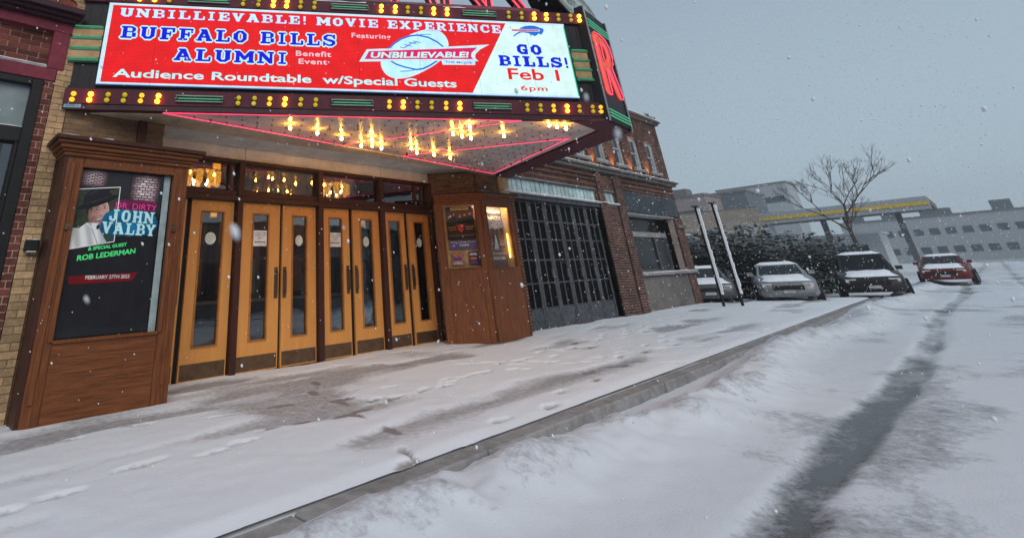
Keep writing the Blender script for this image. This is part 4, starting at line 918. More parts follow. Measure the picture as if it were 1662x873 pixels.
# ---- roof letters (only their feet reach into the photo)
for (t, u0) in (('P', 3.55), ('A', 4.42), ('R', 5.30), ('K', 6.08)):
    o = thing('roof_letter', 'red neon letter %s standing on top of the marquee' % t, 'letter', FA(u0 + .4, 5.24, -.15), 'neon letters on the marquee roof')
    S = {'P': [[(.12, 0), (.12, 1), (.6, 1), (.78, .85), (.78, .6), (.6, .45), (.12, .45)]], 'A': [[(.08, 0), (.42, 1), (.76, 0)], [(.2, .35), (.64, .35)]],
         'R': [[(.12, 0), (.12, 1), (.6, 1), (.76, .85), (.76, .62), (.6, .48), (.12, .48)], [(.45, .48), (.76, 0)]], 'K': [[(.10, 0), (.10, 1)], [(.72, 1), (.10, .45)], [(.3, .6), (.72, 0)]]}[t]
    lb_ = MB(); nb = MB()
    for pts in S:
        for (a, bq), (c, d) in zip(pts, pts[1:]):
            Ln = math.hypot(c - a, d - bq); ex, ey = (c - a) / Ln * .05, (d - bq) / Ln * .05; nx1, ny1 = -(d - bq) / Ln * .075, (c - a) / Ln * .075
            lb_.plate(FA, [(u0 + a - ex + nx1, 5.28 + bq * .95 - ey + ny1), (u0 + a - ex - nx1, 5.28 + bq * .95 - ey - ny1), (u0 + c + ex - nx1, 5.28 + d * .95 + ey - ny1), (u0 + c + ex + nx1, 5.28 + d * .95 + ey + ny1)], -.22, -.12)
            off = .045
            loop = [(a - ex + nx1 * .7, bq * .95 - ey + ny1 * .7), (a - ex - nx1 * .7, bq * .95 - ey - ny1 * .7), (c + ex - nx1 * .7, d * .95 + ey - ny1 * .7), (c + ex + nx1 * .7, d * .95 + ey + ny1 * .7)]
            nb.tube([FA(u0 + x, 5.28 + y, -.10) for x, y in loop], .016, 6, closed=True)
    lb_.build('letter_can', M['letter_black'], o); nb.build('neon_tube', M['red_neon'], o)
    MB().fbox(FA, u0 + .06, u0 + .14, 5.15, 5.26, -.2, -.14).build('letter_leg', M['black'], o); MB().fbox(FA, u0 + .66, u0 + .74, 5.15, 5.26, -.2, -.14).build('letter_leg', M['black'], o)

# ---- oval sponsor sign standing on the marquee roof
OV = frame((8.1, 3.7), 5)
ov = thing('oval_sign', 'white oval WEST HERR sign rising behind the marquee corner', 'sign', (8.9, 3.9, 5.5))
MB().plate(OV, ell(.84, 5.945, 1.04, .335, 48), -.50, .0).build('sign_cabinet', M['black_metal'], ov)
q = MB(); q.poly([OV(u, v, .012) for u, v in ell(.84, 5.945, 1.00, .31, 48)]); q.build('sign_face', mat('sign white', (.42, .49, .47), .5, grime=.15), ov)
q = MB(); q.tube([OV(u, v, .014) for u, v in ell(.84, 5.945, 1.02, .325, 48)], .022, 6, closed=True); q.build('rim', M['white_frame'], ov)
q = MB(); q.tube([OV(u, v, .014) for u, v in ell(.84, 5.945, .90, .235, 48)], .006, 4, closed=True); q.build('ring_line', M['gate'], ov)
q = MB(); put_text(q, OV, 'WEST HERR', .08, 1.60, 5.875, 6.025, .016, bold=.015, spacing=1.1); q.build('lettering', M['gate'], ov)
for u in (.4, 1.2): MB().fbox(OV, u, u + .07, 5.15, 5.68, -.3, -.2).build('support', M['black'], ov)
# ------------------------------------------------------------------ large poster case (left)
cs = thing('poster_case', 'large brown wooden poster case with moulded cornice left of the doors', 'display case', (1.9, 7.0, 0))
FC = frame((0, 6.8), 0)
f = MB(); f.fbox(FC, 1.26, 1.45, 0, 2.77, -.06, .0); f.fbox(FC, 2.545, 2.72, 0, 2.77, -.06, .0); f.fbox(FC, 1.45, 2.545, 2.62, 2.77, -.06, .0)
f.build('front_frame', M['wood'], cs, bevel=.008)
f = MB(); f.fbox(FC, 1.45, 2.545, 0, .75, -.06, -.005); f.build('lower_panel', M['wood_h'], cs, bevel=.008)
f = MB(); f.fbox(FC, 1.40, 1.45, .75, 2.64, -.02, .022); f.fbox(FC, 2.545, 2.59, .75, 2.64, -.02, .022); f.fbox(FC, 1.45, 2.545, 2.60, 2.64, -.02, .022); f.fbox(FC, 1.45, 2.545, .73, .77, -.02, .022); f.build('door_moulding', M['wood'], cs, bevel=.008)
f = MB(); f.fbox(FC, 1.24, 1.275, 0, 2.72, -.39, .012); f.build('side_panel', M['frame_dark'], cs, bevel=.005)
f = MB(); f.fbox(FC, 2.70, 2.735, 0, 2.72, -1.1, .012); f.build('side_panel', M['wood'], cs, bevel=.005)
for a_, c_ in ((1.31, 1.37), (2.63, 2.67)): MB().fbox(FC, a_, c_, .2, 2.66, .0, .02).build('pilaster_strip', M['wood'], cs, bevel=.01)
for k, (z0, z1, p) in enumerate(((2.72, 2.765, .03), (2.765, 2.80, .055), (2.80, 2.85, .09), (2.85, 2.885, .13))):
    MB().box(1.25 - p, 2.74 + p, 6.79 - p, 7.185, z0, z1).build('cornice_moulding', M['wood_h'], cs, bevel=.012)
MB().box(1.09, 2.90, 6.63, 7.185, 2.885, 2.935).build('cornice_cap', M['frame_dark'], cs, bevel=.008)
lumpy_snow(cs, FC, 1.10, 1.7, 2.935, -.3, .15, .014)
MB().fbox(FC, 1.27, 2.71, .7, 2.72, -.34, -.30).build('back_board', mat('case backboard', (.02, .02, .022), .6), cs)
MB().fbox(FC, 2.455, 2.535, .76, 2.60, -.085, -.070).build('pale_light_strip', mat('pale strip', (.46, .54, .56), .5), cs)
MB().fbox(FC, 1.45, 2.545, .76, 2.61, -.05, -.045).build('glass', M['glass_case'], cs)
for x, z in ((1.40, 1.92), (2.60, 1.93)):
    q = MB().fbox(FC, x - .035, x + .035, z - .035, z + .035, .02, .035); q.lathe([(.016, .035), (.016, .05), (.008, .055)], (x, 6.8, z), (0, -1, 0), 8); q.build('lock_plate', M['bronze'], cs, bevel=.006)
# its poster (flat print)
FP = frame((0, 6.84), 0)
pk = lambda r, g, b: tuple(min(.85, c * 1.1) for c in srgb(r, g, b))
pm = lambda n, r, g, b, **k: mat(n, pk(r, g, b), .5, **({'var': .15} | k))
po = thing('concert_poster', 'large dark poster of a smiling man in a black hat in the left case', 'poster', (1.95, 6.85, 1.7))
q = MB(); q.fpoly(FP, [(1.455, .78), (2.43, .78), (2.43, 2.60), (1.455, 2.60)], -.012); q.build('sheet', pm('poster black', 36, 34, 40, grime=.2), po)
PX = lambda x, y: (1.38 + (x - 133) / (268 - 133) * .94 + (y - 269) * .00, 0)   # unused helper kept simple
def ps(mb, pts, o): mb.fpoly(FP, pts, o)
def E_(U, V, cx, cy_, rx, ry, t=0, soft=.06):
    c, s_ = math.cos(R(t)), math.sin(R(t)); x, y = U - cx, V - cy_; a, b_ = (x * c + y * s_) / rx, (-x * s_ + y * c) / ry
    return np.clip((1 - np.sqrt(a * a + b_ * b_)) / soft, 0, 1)[..., None]
def mixc(base, m_, col): return base * (1 - m_) + np.array(col, float) * m_
def bricks_fn(U, V):
    row = np.floor(V * 11); x = U * 5 + .5 * (row % 2); jx = np.minimum(x % 1, 1 - x % 1); jy = np.minimum((V * 11) % 1, 1 - (V * 11) % 1); j = ((jx < .06) | (jy < .13))[..., None]
    n = noise2(np.floor(x) * 3.1, row * 2.7, 4)[..., None]; gl = np.exp(-(((U - .5) / .42) ** 4 + ((V - .5) / .46) ** 4))[..., None]
    c = np.array([255., 232., 236.]) * (.72 + .38 * n); c = np.where(j, np.array([70., 40., 48.]), c); edge = np.array([120., 60., 66.])
    return c * gl + edge * (gl * (1 - gl)) * .8 + np.array([30., 28., 34.]) * (1 - gl)
printed('printed_bricks', po, FP, 1.457, 1.76, 2.395, 2.60, 60, 44, bricks_fn, -.0095)
printed('printed_bricks', po, FP, 2.04, 2.40, 2.23, 2.585, 70, 70, bricks_fn, -.0095)
def portrait(U, V):
    n = fbm(U * 9, V * 12, 4, 2)[..., None]; n2 = fbm(U * 40, V * 50, 2, 8)[..., None]
    c = np.array([66., 72., 56.]) * (.55 + .7 * n) * np.ones(U.shape + (1,))
    c = mixc(c, E_(U, V, .47, .77, .33, .19, 12, .05), (30, 30, 34))                                    # crown of the hat and its shade
    face = E_(U, V, .545, .555, .245, .215, 12, .07); sh = np.clip(.62 + 1.0 * (U - .33) + .35 * (V - .5), .4, 1.12)[..., None]
    c = mixc(c, face, (0, 0, 0)) + face * np.array([248., 192., 178.]) * sh * (.94 + .12 * n2)
    neck = E_(U, V, .47, .385, .15, .12, 0, .2); c = mixc(c, neck * .9, (150, 108, 102))
    jaw = E_(U, V, .58, .43, .17, .09, 10, .3); c = mixc(c, jaw * .55, (214, 168, 156))
    # jacket with collar and folds
    jk = (((V < .40 - .9 * np.clip(U - .52, 0, 1) - .55 * np.clip(.30 - U, 0, 1)) & (V > .155 * U)) | ((V < .32) & (U < .25) & (V > .05)))[..., None].astype(float)
    fold = (.80 + .22 * fbm(U * 5 + V * 3, V * 2.2 - U, 3, 11) + .10 * np.sin(U * 22 + V * 9))[..., None]
    c = c * (1 - jk) + jk * np.array([255., 255., 255.]) * 1.06 * np.clip(fold, .55, 1.05)
    for (x0, y0, x1, y1, wd, col, k) in ((.38, .40, .62, .10, .012, (150, 155, 178), .8), (.66, .33, .80, .10, .010, (160, 165, 186), .8), (.30, .39, .44, .33, .016, (250, 250, 255), .9), (.62, .34, .54, .40, .016, (250, 250, 255), .9)):
        L2 = (x1 - x0) ** 2 + (y1 - y0) ** 2; t = np.clip(((U - x0) * (x1 - x0) + (V - y0) * (y1 - y0)) / L2, 0, 1); d = np.hypot(U - x0 - t * (x1 - x0), (V - y0 - t * (y1 - y0)))
        c = mixc(c, (np.clip((wd - d) / .008, 0, 1) * k)[..., None], col)
    c = mixc(c, E_(U, V, .58, .345, .050, .036, 25, .3), (24, 28, 44)); c = mixc(c, E_(U, V, .67, .365, .055, .04, -10, .3), (24, 28, 44))
    # brim of the hat across the forehead
    c = mixc(c, E_(U, V, .30, .62, .10, .12, 0, .4) * .8, (40, 34, 32)); br = (E_(U, V, .50, .715, .50, .060, 14, .12)); c = mixc(c, br, (20, 20, 24)); c = mixc(c, E_(U, V, .50, .742, .46, .018, 14, .5) * .55, (84, 86, 92)); c = mixc(c, E_(U, V, .36, .86, .16, .04, 20, .7) * .5, (70, 72, 78))
    # features: brows, glasses, eyes, nose, cheeks, smile
    for ex, ey in ((.49, .600), (.665, .628)):
        c = mixc(c, E_(U, V, ex, ey + .035, .060, .010, 10, .5) * .8, (92, 62, 56)); c = mixc(c, E_(U, V, ex, ey, .050, .017, 10, .4) * .75, (120, 78, 74)); c = mixc(c, E_(U, V, ex, ey, .016, .013, 0, .5), (38, 26, 26))
        ring = np.clip((.10 - abs(np.sqrt(((U - ex) / .074) ** 2 + ((V - ey) / .046) ** 2) - 1)) / .05, 0, 1)[..., None]; c = mixc(c, ring * .6, (84, 58, 54))
    c = mixc(c, E_(U, V, .605, .555, .030, .055, 14, .5) * .5, (236, 178, 168)); c = mixc(c, E_(U, V, .600, .512, .045, .014, 8, .5) * .55, (150, 92, 88))
    c = mixc(c, E_(U, V, .44, .53, .07, .045, 0, .8) * .45, (232, 150, 140)); c = mixc(c, E_(U, V, .70, .56, .05, .045, 0, .8) * .4, (238, 160, 150))
    c = mixc(c, E_(U, V, .575, .452, .105, .030, 14, .3) * .9, (120, 52, 54)); c = mixc(c, E_(U, V, .578, .459, .090, .016, 14, .3), (236, 226, 220))
    c = mixc(c, E_(U, V, .33, .56, .035, .055, 0, .4) * .8, (176, 124, 116))
    bl = np.exp(-(((U - .95) / .22) ** 2 + ((V - .38) / .18) ** 2))[..., None]; c = c * (1 - .75 * bl) + np.array([20., 120., 165.]) * .75 * bl
    return c
def quad_mask(U, V): return (V < .885 + .085 * U) & (V > .02 + .13 * U) & (U < .965 + .03 * (1 - V))
printed('printed_portrait', po, FP, 1.457, 1.93, 1.665, 2.44, 96, 140, portrait, -.0090, quad_mask)
q = MB(); stroke(q, FP, [(1.457, 2.352), (1.914, 2.41), (1.93, 1.77), (1.457, 1.682)], .009, -.004); q.build('photo_border', pm('print white', 225, 225, 230), po)
def glowf(cr, cg, cb, x0, y0):
    def fn(U, V):
        n = fbm(U * 6, V * 5, 4, x0)[..., None]; return np.array([cr, cg, cb], float) * (.55 + .75 * n)
    return fn
def gm(s_): return lambda U, V: ((abs(U - .5) * 2) ** 3 + (abs(V - .5) * 2) ** 3 + .5 * (fbm(U * 7, V * 7, 3, s_) - .5)) < .85
printed('blue_glow', po, FP, 1.74, 2.42, 1.83, 2.15, 80, 44, glowf(8, 128, 180, 3, 0), -.0070, gm(3))
printed('pink_glow', po, FP, 1.86, 2.41, 2.11, 2.27, 70, 26, glowf(132, 22, 84, 6, 0), -.0074, gm(9))
words(po, FP, pm('print pink', 225, 70, 150), [('DR. DIRTY', 1.89, 2.385, 2.155, 2.225)], -.004, slope=-.02)
def FPs(u, v, o=0): return FP(u, v - (u - 1.8) * .035, o)
slab_words('JOHN', 1.83, 2.37, 2.005, 2.145, po, ('lettering', 'lettering_edge'), (pm('print cyan', 175, 222, 248), glow_e := pm('print deep blue', 10, 96, 140)), rows=24, grow=1, F=lambda u, v, o=0: FPs(u, v, o - .0135), gap=.10)
slab_words('VALBY', 1.77, 2.40, 1.860, 1.995, po, ('lettering', 'lettering_edge'), (pm('print cyan 2', 175, 222, 248), glow_e), rows=24, grow=1, F=lambda u, v, o=0: FPs(u, v, o - .0135), gap=.08)
words(po, FP, pm('print green', 80, 225, 130), [('& SPECIAL GUEST', 1.66, 2.08, 1.665, 1.705, dict(slope=.13)), ('ROB LEDERMAN', 1.56, 2.19, 1.555, 1.615, dict(slope=.13))], -.003, bold=.035)
q = MB(); ps(q, [(1.50, 1.395), (2.25, 1.425), (2.20, 1.33), (1.52, 1.31)], -.006); q.build('red_brush', pm('print red', 120, 10, 20), po)
mm_ = pm('print grey', 205, 200, 200); words(po, FP, mm_, [('FEBRUARY 27TH 2025', 1.68, 2.16, 1.36, 1.40)], -.003, bold=.02)

# ------------------------------------------------------------------ corner poster case (right of the doors)
rc = thing('corner_poster_case', 'two sided lit wooden poster case right of the doors', 'display case', (9.2, 7.0, 0))
FL = frame((8.45, 7.5), -45); FR = frame((9.15, 6.8), 0)     # angled face, street face
LW = .990; RW = 1.15
f = MB(); f.fbox(FL, 0, .17, 0, 2.76, -.05, 0); f.fbox(FL, .84, LW - .02, 0, 2.76, -.05, 0); f.fbox(FL, .17, .84, 2.62, 2.76, -.05, 0); f.fbox(FL, .17, .84, 0, 1.38, -.05, 0)
f.build('front_frame', M['wood'], rc, bevel=.006)
f = MB(); f.fbox(FR, .02, .15, 0, 2.76, -.05, 0); f.fbox(FR, 1.00, RW, 0, 2.76, -.05, 0); f.fbox(FR, .15, 1.0, 2.58, 2.76, -.05, 0); f.fbox(FR, .15, 1.0, 0, 1.36, -.05, 0)
f.build('street_frame', M['wood'], rc, bevel=.006)
MB().lathe([(.03, 0), (.03, 2.74)], (9.15, 6.815, 0), (0, 0, 1), 8).build('corner_post', M['wood'], rc, smooth=True)
MB().box(10.27, 10.32, 6.8, 7.19, 0, 2.76).build('side_panel', M['wood'], rc)
for F_, a, b_, z0, z1 in ((FL, .17, .84, 1.38, 2.62), (FR, .15, 1.0, 1.36, 2.58)):
    f = MB(); f.fbox(F_, a - .03, a, z0 - .03, z1 + .03, -.01, .018); f.fbox(F_, b_, b_ + .03, z0 - .03, z1 + .03, -.01, .018); f.fbox(F_, a, b_, z1, z1 + .03, -.01, .018); f.fbox(F_, a, b_, z0 - .03, z0, -.01, .018)
    f.build('moulding', M['wood_h'], rc, bevel=.006)
    MB().fbox(F_, a, b_, z0, z1, -.035, -.03).build('glass', M['glass_case'], rc)
for k, (z0, z1, p) in enumerate(((2.70, 2.745, .03), (2.745, 2.79, .06), (2.79, 2.84, .10))):
    MB().prism([(8.44 - p, 7.48 - .41 * p), (9.145 - .41 * p, 6.79 - p), (10.32 + p * .6, 6.79 - p), (10.32 + p * .6, 7.18), (8.8, 7.85)], z0, z1).build('cornice_moulding', M['wood_h'], rc, bevel=.010)
p = .13; cap_pts = [(8.44 - p, 7.48 - .41 * p), (9.145 - .41 * p, 6.79 - p), (10.32 + p * .6, 6.79 - p), (10.32 + p * .6, 7.18), (8.8, 7.85)]
MB().prism(cap_pts, 2.84, 2.875).build('cornice_cap', M['frame_dark'], rc, bevel=.006)
lumpy_snow(rc, FR, -.1, .9, 2.875, -.2, .12, .012)
MB().prism([(8.86, 7.84), (9.62, 7.10), (10.26, 7.10), (10.26, 7.15), (9.64, 7.15), (8.9, 7.88)], 1.3, 2.7).build('back_board', mat('case lining', (.45, .26, .11), .7), rc)
for (x, y) in ((8.63, 7.46), (10.125, 6.93)):
    MB().tube([(x, y, 1.55), (x, y, 1.55 + (.5 if x > 9 else .9))], .009, 8).build('case_light', emat('warm tube', (1.0, .55, .12), 12), rc)
MB().box(9.22, 10.14, 6.836, 6.856, 2.604, 2.620).build('case_light', M.setdefault('top_fill', emat('warm top fill', (1.0, .60, .24), 260)), rc)  # hidden fill strip added behind the rail to brighten the poster
MB().fbox(FL, .20, .82, 2.640, 2.652, -.048, -.036).build('case_light', M['top_fill'], rc)  # same added fill above the angled face
lin = mat('case side lining', (.62, .40, .16), .6); MB().box(10.15, 10.175, 6.86, 7.10, 1.34, 2.62).build('side_lining', lin, rc); MB().box(9.2, 10.15, 7.05, 7.06, 1.34, 2.66).build('side_lining', lin, rc)
MB().fbox(FL, .15, .84, 1.34, 2.66, -.20, -.19).build('side_lining', lin, rc); MB().fbox(FL, .145, .165, 1.34, 2.66, -.19, -.05).build('side_lining', lin, rc)
# poster A on the angled face: band line-up
FQ = frame((8.45 + .10, 7.5 + .10), -45)
pa = thing('band_poster', 'dark poster with yellow heading, band members and red emblem in the corner case', 'poster', (8.8, 7.2, 2))
q = MB(); q.fpoly(FQ, [(.23, 1.93), (.82, 1.93), (.82, 2.60), (.23, 2.60)], 0); q.build('sheet', pm('brown black', 46, 26, 20), pa)
q = MB(); q.fpoly(FQ, [(.34, 2.53), (.72, 2.53), (.72, 2.59), (.34, 2.59)], .003); q.build('heading_bar', pm('heading yellow', 225, 175, 40), pa)
mm_ = pm('brown ink', 70, 40, 10); words(pa, FQ, mm_, [('THE ULTIMATE', .37, .69, 2.545, 2.575)], .005, bold=.02)
def stage(U, V):
    n = fbm(U * 8, V * 6, 4, 21)[..., None]; c = np.array([120., 66., 34.]) * (.4 + .9 * n) * np.ones(U.shape + (1,))
    for k, (cx, cy_, s_) in enumerate(((.09, .62, 1.0), (.28, .80, .9), (.50, .66, 1.05), (.68, .74, .95), (.88, .78, 1.1))):
        c = mixc(c, E_(U, V, cx, cy_ - .42, .13 * s_, .36 * s_, 0, .2), (24 + 10 * (k % 2), 16, 14)); c = mixc(c, E_(U, V, cx, cy_ + .05, .060 * s_, .13 * s_, 0, .3), (60, 34, 22)); f_ = E_(U, V, cx, cy_, .046 * s_, .10 * s_, 0, .25)
        c = mixc(c, f_, (240, 165, 84)); c = mixc(c, E_(U, V, cx + .02, cy_, .02 * s_, .08 * s_, 0, .5) * .5, (160, 90, 40))
    return c
printed('stage_photo', pa, FQ, .24, .81, 2.20, 2.51, 90, 50, stage, .003)
q = MB(); q.fpoly(FQ, [(.42, 2.26), (.46, 2.19), (.46, 2.13), (.52, 2.07), (.58, 2.13), (.58, 2.19), (.62, 2.26), (.56, 2.22), (.52, 2.25), (.48, 2.22)], .006); q.build('emblem', pm('emblem red', 190, 50, 30), pa)
q = MB(); q.fpoly(FQ, [(.25, 2.175), (.43, 2.175), (.43, 2.19), (.25, 2.19)], .007); q.fpoly(FQ, [(.61, 2.175), (.80, 2.175), (.80, 2.19), (.61, 2.19)], .007); q.fpoly(FQ, [(.27, 2.13), (.42, 2.13), (.42, 2.143), (.27, 2.143)], .007); q.fpoly(FQ, [(.62, 2.13), (.77, 2.13), (.77, 2.143), (.62, 2.143)], .007)
q.fpoly(FQ, [(.27, 2.015), (.80, 2.015), (.80, 2.022), (.27, 2.022)], .007); q.build('gold_lines', pm('gold ink', 190, 130, 60), pa)
pb_ = thing('date_banner', 'purple paper strip with 7:30PM show time under the band poster', 'banner', (8.8, 7.2, 1.85))
q = MB(); q.fpoly(FQ, [(.24, 1.74), (.82, 1.74), (.82, 1.915), (.24, 1.915)], .002); q.build('sheet', pm('banner purple', 96, 86, 140, scale=8), pb_)
mm_ = pm('cream ink', 250, 215, 180); words(pb_, FQ, mm_, [('FRIDAY, JANUARY 24TH 2025', .28, .80, 1.862, 1.892)], .005, bold=.02); words(pb_, FQ, mm_, [('7:30PM', .45, .65, 1.795, 1.845)], .005, bold=.03)
for k, (a, b_) in enumerate(((.27, .52), (.62, .83))):
    o = thing('small_poster', ['small multicolour poster low at left in the corner case', 'small purple poster low at right in the corner case'][k], 'poster', (8.7 + k * .2, 7.2, 1.5), 'small posters in the corner case')
    q = MB(); q.fpoly(FQ, [(a, 1.43), (b_, 1.43), (b_, 1.69), (a, 1.69)], .002); q.build('sheet', pm('small sheet%d' % k, *((170, 120, 120), (74, 60, 100))[k], scale=22, var=.5), o)
    for jx in range(3):
        q = MB(); z = 1.45 + jx * .08; q.fpoly(FQ, [(a + .02, z), (b_ - .03 - .03 * (jx % 2), z), (b_ - .05, z + .045), (a + .03, z + .05)], .005 + jx * .0003); q.build('printed_block', pm('block%d%d' % (k, jx), *((210, 190, 190), (110, 70, 150), (200, 120, 60))[(jx + k) % 3], scale=30, var=.5), o)
# poster B on the street face
FS = frame((9.325, 7.0), 0)
pc_ = thing('tribute_poster', 'grey concert poster headed ANGELOVE in the street side of the corner case', 'poster', (9.7, 6.86, 2))
q = MB(); q.fpoly(FS, [(-.1, 1.36), (.775, 1.36), (.775, 2.64), (-.1, 2.64)], 0); q.build('sheet', pm('poster grey', 58, 52, 60, scale=5, var=.5), pc_)
q = MB(); q.fpoly(FS, [(-.1, 1.37), (.775, 1.37), (.775, 1.74), (-.1, 1.80)], .002); q.build('lower_field', pm('poster mauve', 98, 84, 92, scale=5, var=.3), pc_)
def tribute(U, V):
    n = fbm(U * 6, V * 9, 4, 44)[..., None]; c = (np.array([120., 108., 116.]) * (.45 + 1.0 * n)) * np.ones(U.shape + (1,))
    for k, (cx, h, s_) in enumerate(((.14, .72, .9), (.36, .80, 1.05), (.60, .74, .95), (.84, .78, 1.0))):
        c = mixc(c, E_(U, V, cx, h - .36, .12 * s_, .34, 0, .15), (46 + 22 * (k % 2), 40, 48)); c = mixc(c, E_(U, V, cx, h + .02, .062 * s_, .075, 0, .3), (36, 28, 30)); c = mixc(c, E_(U, V, cx, h, .046 * s_, .058, 0, .3), (176, 140, 132))
    c = mixc(c, E_(U, V, .22, .62, .05, .02, 0, .5), (190, 40, 40)); return c
printed('tribute_photo', pc_, FS, .16, .795, 1.80, 2.33, 80, 66, tribute, .003)
q = MB(); q.fpoly(FS, [(.36, 1.72), (.52, 1.72), (.50, 1.86), (.46, 2.02), (.43, 2.02), (.41, 1.86)], .006); q.build('pale_figure', pm('pale fig', 170, 185, 210, var=.3), pc_)
mm_ = pm('print pale', 245, 238, 232); words(pc_, FS, mm_, [('ANGELOVE', .175, .72, 2.475, 2.545)], .006, bold=.03); words(pc_, FS, mm_, [('theMODE', .20, .74, 2.335, 2.425)], .006, bold=.03); words(pc_, FS, mm_, [('FRI. JANUARY 31ST', .28, .74, 1.62, 1.655)], .006, bold=.02); words(pc_, FS, mm_, [('DOORS 7:30PM', .28, .70, 1.51, 1.57)], .006, bold=.03)

# ------------------------------------------------------------------ brick building to the right
rb_ = thing('brick_building', 'two storey dark brick building with grey gate and pale corrugated band beside the theater', 'building', (16, 7.5, 0))
WX = [14.95, 16.30, 17.65, 19.05, 20.45]; WW = .37
holes = [(10.84, 15.36, 3.03, 3.46), (15.80, 16.60, 3.03, 3.46), (11.0, 15.45, -.2, 3.04), (17.12, 21.0, -.2, 2.9), (17.15, 21.42, 2.85, 3.53)] + [(x - WW, x + WW, 4.42, 5.58) for x in WX]
brickwork(rb_, WALL, 10.73, 21.65, -.02, 3.99, M['brick_dark'], M['mortar_dark'], L=.2, H=.058, j=.013, single=False, holes=holes)
brickwork(rb_, WALL, 10.73, 21.65, 4.16, 6.45, M['brick_dark'], M['mortar_dark'], L=.2, H=.058, j=.013, single=False, holes=holes)
brickwork(rb_, WALL, 15.45, 15.82, 0, 4.0, M['brick_dark'], M['mortar_dark'], L=.17, H=.058, j=.013, single=False, proud=.05)
brickwork(rb_, WALL, 16.62, 17.12, 0, 4.0, M['brick_dark'], M['mortar_dark'], L=.2, H=.058, j=.013, single=False, proud=.05)
for k, z in enumerate((3.56, 3.70, 3.84)): 
    MB().fbox(WALL, 10.73, 15.43, z, z + .05, 0, .035 + .012 * k).build('corbel_course', M['brick_dark'], rb_)
    MB().fbox(WALL, 17.16, 21.65, z, z + .05, 0, .035 + .012 * k).build('corbel_course', M['brick_dark'], rb_)
MB().box(10.73, 21.6, 7.45, 20, 4.0, 6.4).build('upper_block', M['brick_dark'], rb_)
MB().box(10.73, 21.6, 11, 20, -.1, 4.0).build('ground_block', M['brick_dark'], rb_)
SE = frame((21.655, 7.2), 90)
brickwork(rb_, SE, 0, 13, -.02, 6.45, M['brick_dark'], M['mortar_dark'], L=.2, H=.058, j=.013, single=False) if False else MB().box(21.6, 21.66, 7.2, 20, -.1, 6.45).build('end_wall', M['brick_dark'], rb_)
q = MB(); q.fbox(WALL, 10.73, 21.80, 4.0, 4.09, -.1, .14); q.fbox(WALL, 10.73, 21.86, 4.09, 4.16, -.1, .22); q.build('stone_cornice', M['stone'], rb_, bevel=.012)
lumpy_snow(rb_, WALL, 10.8, 21.85, 4.16, -.02, .22, .03)
q = MB(); q.fbox(WALL, 10.73, 21.75, 6.40, 6.48, -.2, .12); q.fbox(WALL, 10.73, 21.8, 6.48, 6.56, -.2, .2); q.build('parapet', M['stone'], rb_, bevel=.012)
lumpy_snow(rb_, WALL, 10.8, 21.8, 6.56, -.2, .2, .05)
q = MB()
for k in range(26): q.tube([WALL(20.9 + random.random() * .9, 6.5, 0), WALL(20.8 + random.random() * 1.0, 6.72 + random.random() * .12, .1 * random.random())], .012, 4)
q.build('dead_vine', M['black'], rb_)
# corrugated panels above the gate and the snowy ledge
def panels(u0, u1, n, z0=3.10, z1=3.42):
    MB().fbox(WALL, u0 - .03, u1 + .03, z1, z1 + .035, -.15, .03).build('panel_rail', M['gate'], rb_)
    w_ = (u1 - u0) / n
    key = MB().fbox(frame((0, 0), 0), 0, w_ - .03, 0, z1 - z0, -.05, .0).mesh('panel', M['teal_panel'])
    for k in range(n):
        inst('panel', key, rb_, WALL(u0 + k * w_, z0, -.035 + random.uniform(-.004, .004)))
    MB().fbox(WALL, u0, u1, z0, z1, -.12, -.075).build('panel_backing', M['gate'], rb_)
panels(10.88, 15.32, 21); panels(15.86, 16.56, 3)
q = MB(); q.fbox(WALL, 10.46, 15.42, 3.035, 3.075, -.1, .11); q.fbox(WALL, 15.83, 16.62, 3.035, 3.075, -.1, .11); q.build('ledge', M['white_frame'], rb_, bevel=.005)
lumpy_snow(rb_, WALL, 10.5, 16.6, 3.075, .0, .11, .028)
MB().fbox(WALL, 10.8, 15.43, 2.93, 3.035, -.15, .02).build('gate_header', M['gate'], rb_, bevel=.006)
# folding gate: leaves with bars and dark panes
gt_u = [11.05 + k * (15.40 - 11.05) / 6 for k in range(7)]
for k in range(6):
    a, b_ = gt_u[k], gt_u[k + 1]; g_ = MB()
    g_.fbox(WALL, a + .01, a + .092, 0, 2.93, -.15, -.105); g_.fbox(WALL, b_ - .092, b_ - .01, 0, 2.93, -.15, -.105)
    m0, m1 = (a + b_) / 2 - .022, (a + b_) / 2 + .022; g_.fbox(WALL, m0, m1, .47, 2.93, -.15, -.115)
    for z in (.45, .99, 1.51, 1.99, 2.43, 2.89): g_.fbox(WALL, a + .092, b_ - .092, z - .016, z + .016, -.15, -.118)
    g_.fbox(WALL, a + .092, b_ - .092, 0, .45, -.15, -.118); gl = g_.build('gate_leaf', M['gate'], rb_, bevel=.004)
    for x0, x1 in ((a + .092, m0), (m1, b_ - .092)):
        for z0, z1 in ((.47, .97), (1.01, 1.49), (1.53, 1.97), (2.01, 2.41), (2.45, 2.87)):
            MB().fbox(WALL, x0, x1, z0, z1, -.135, -.128).build('pane', M['pane_black'], gl)
    MB().fbox(WALL, b_ - .18, b_ - .12, 1.1, 1.3, -.1, -.06).build('handle', M['grey_metal'], gl)
MB().box(10.9, 15.5, 7.36, 7.40, 0, 3.0).build('gate_backing', M['black'], rb_)
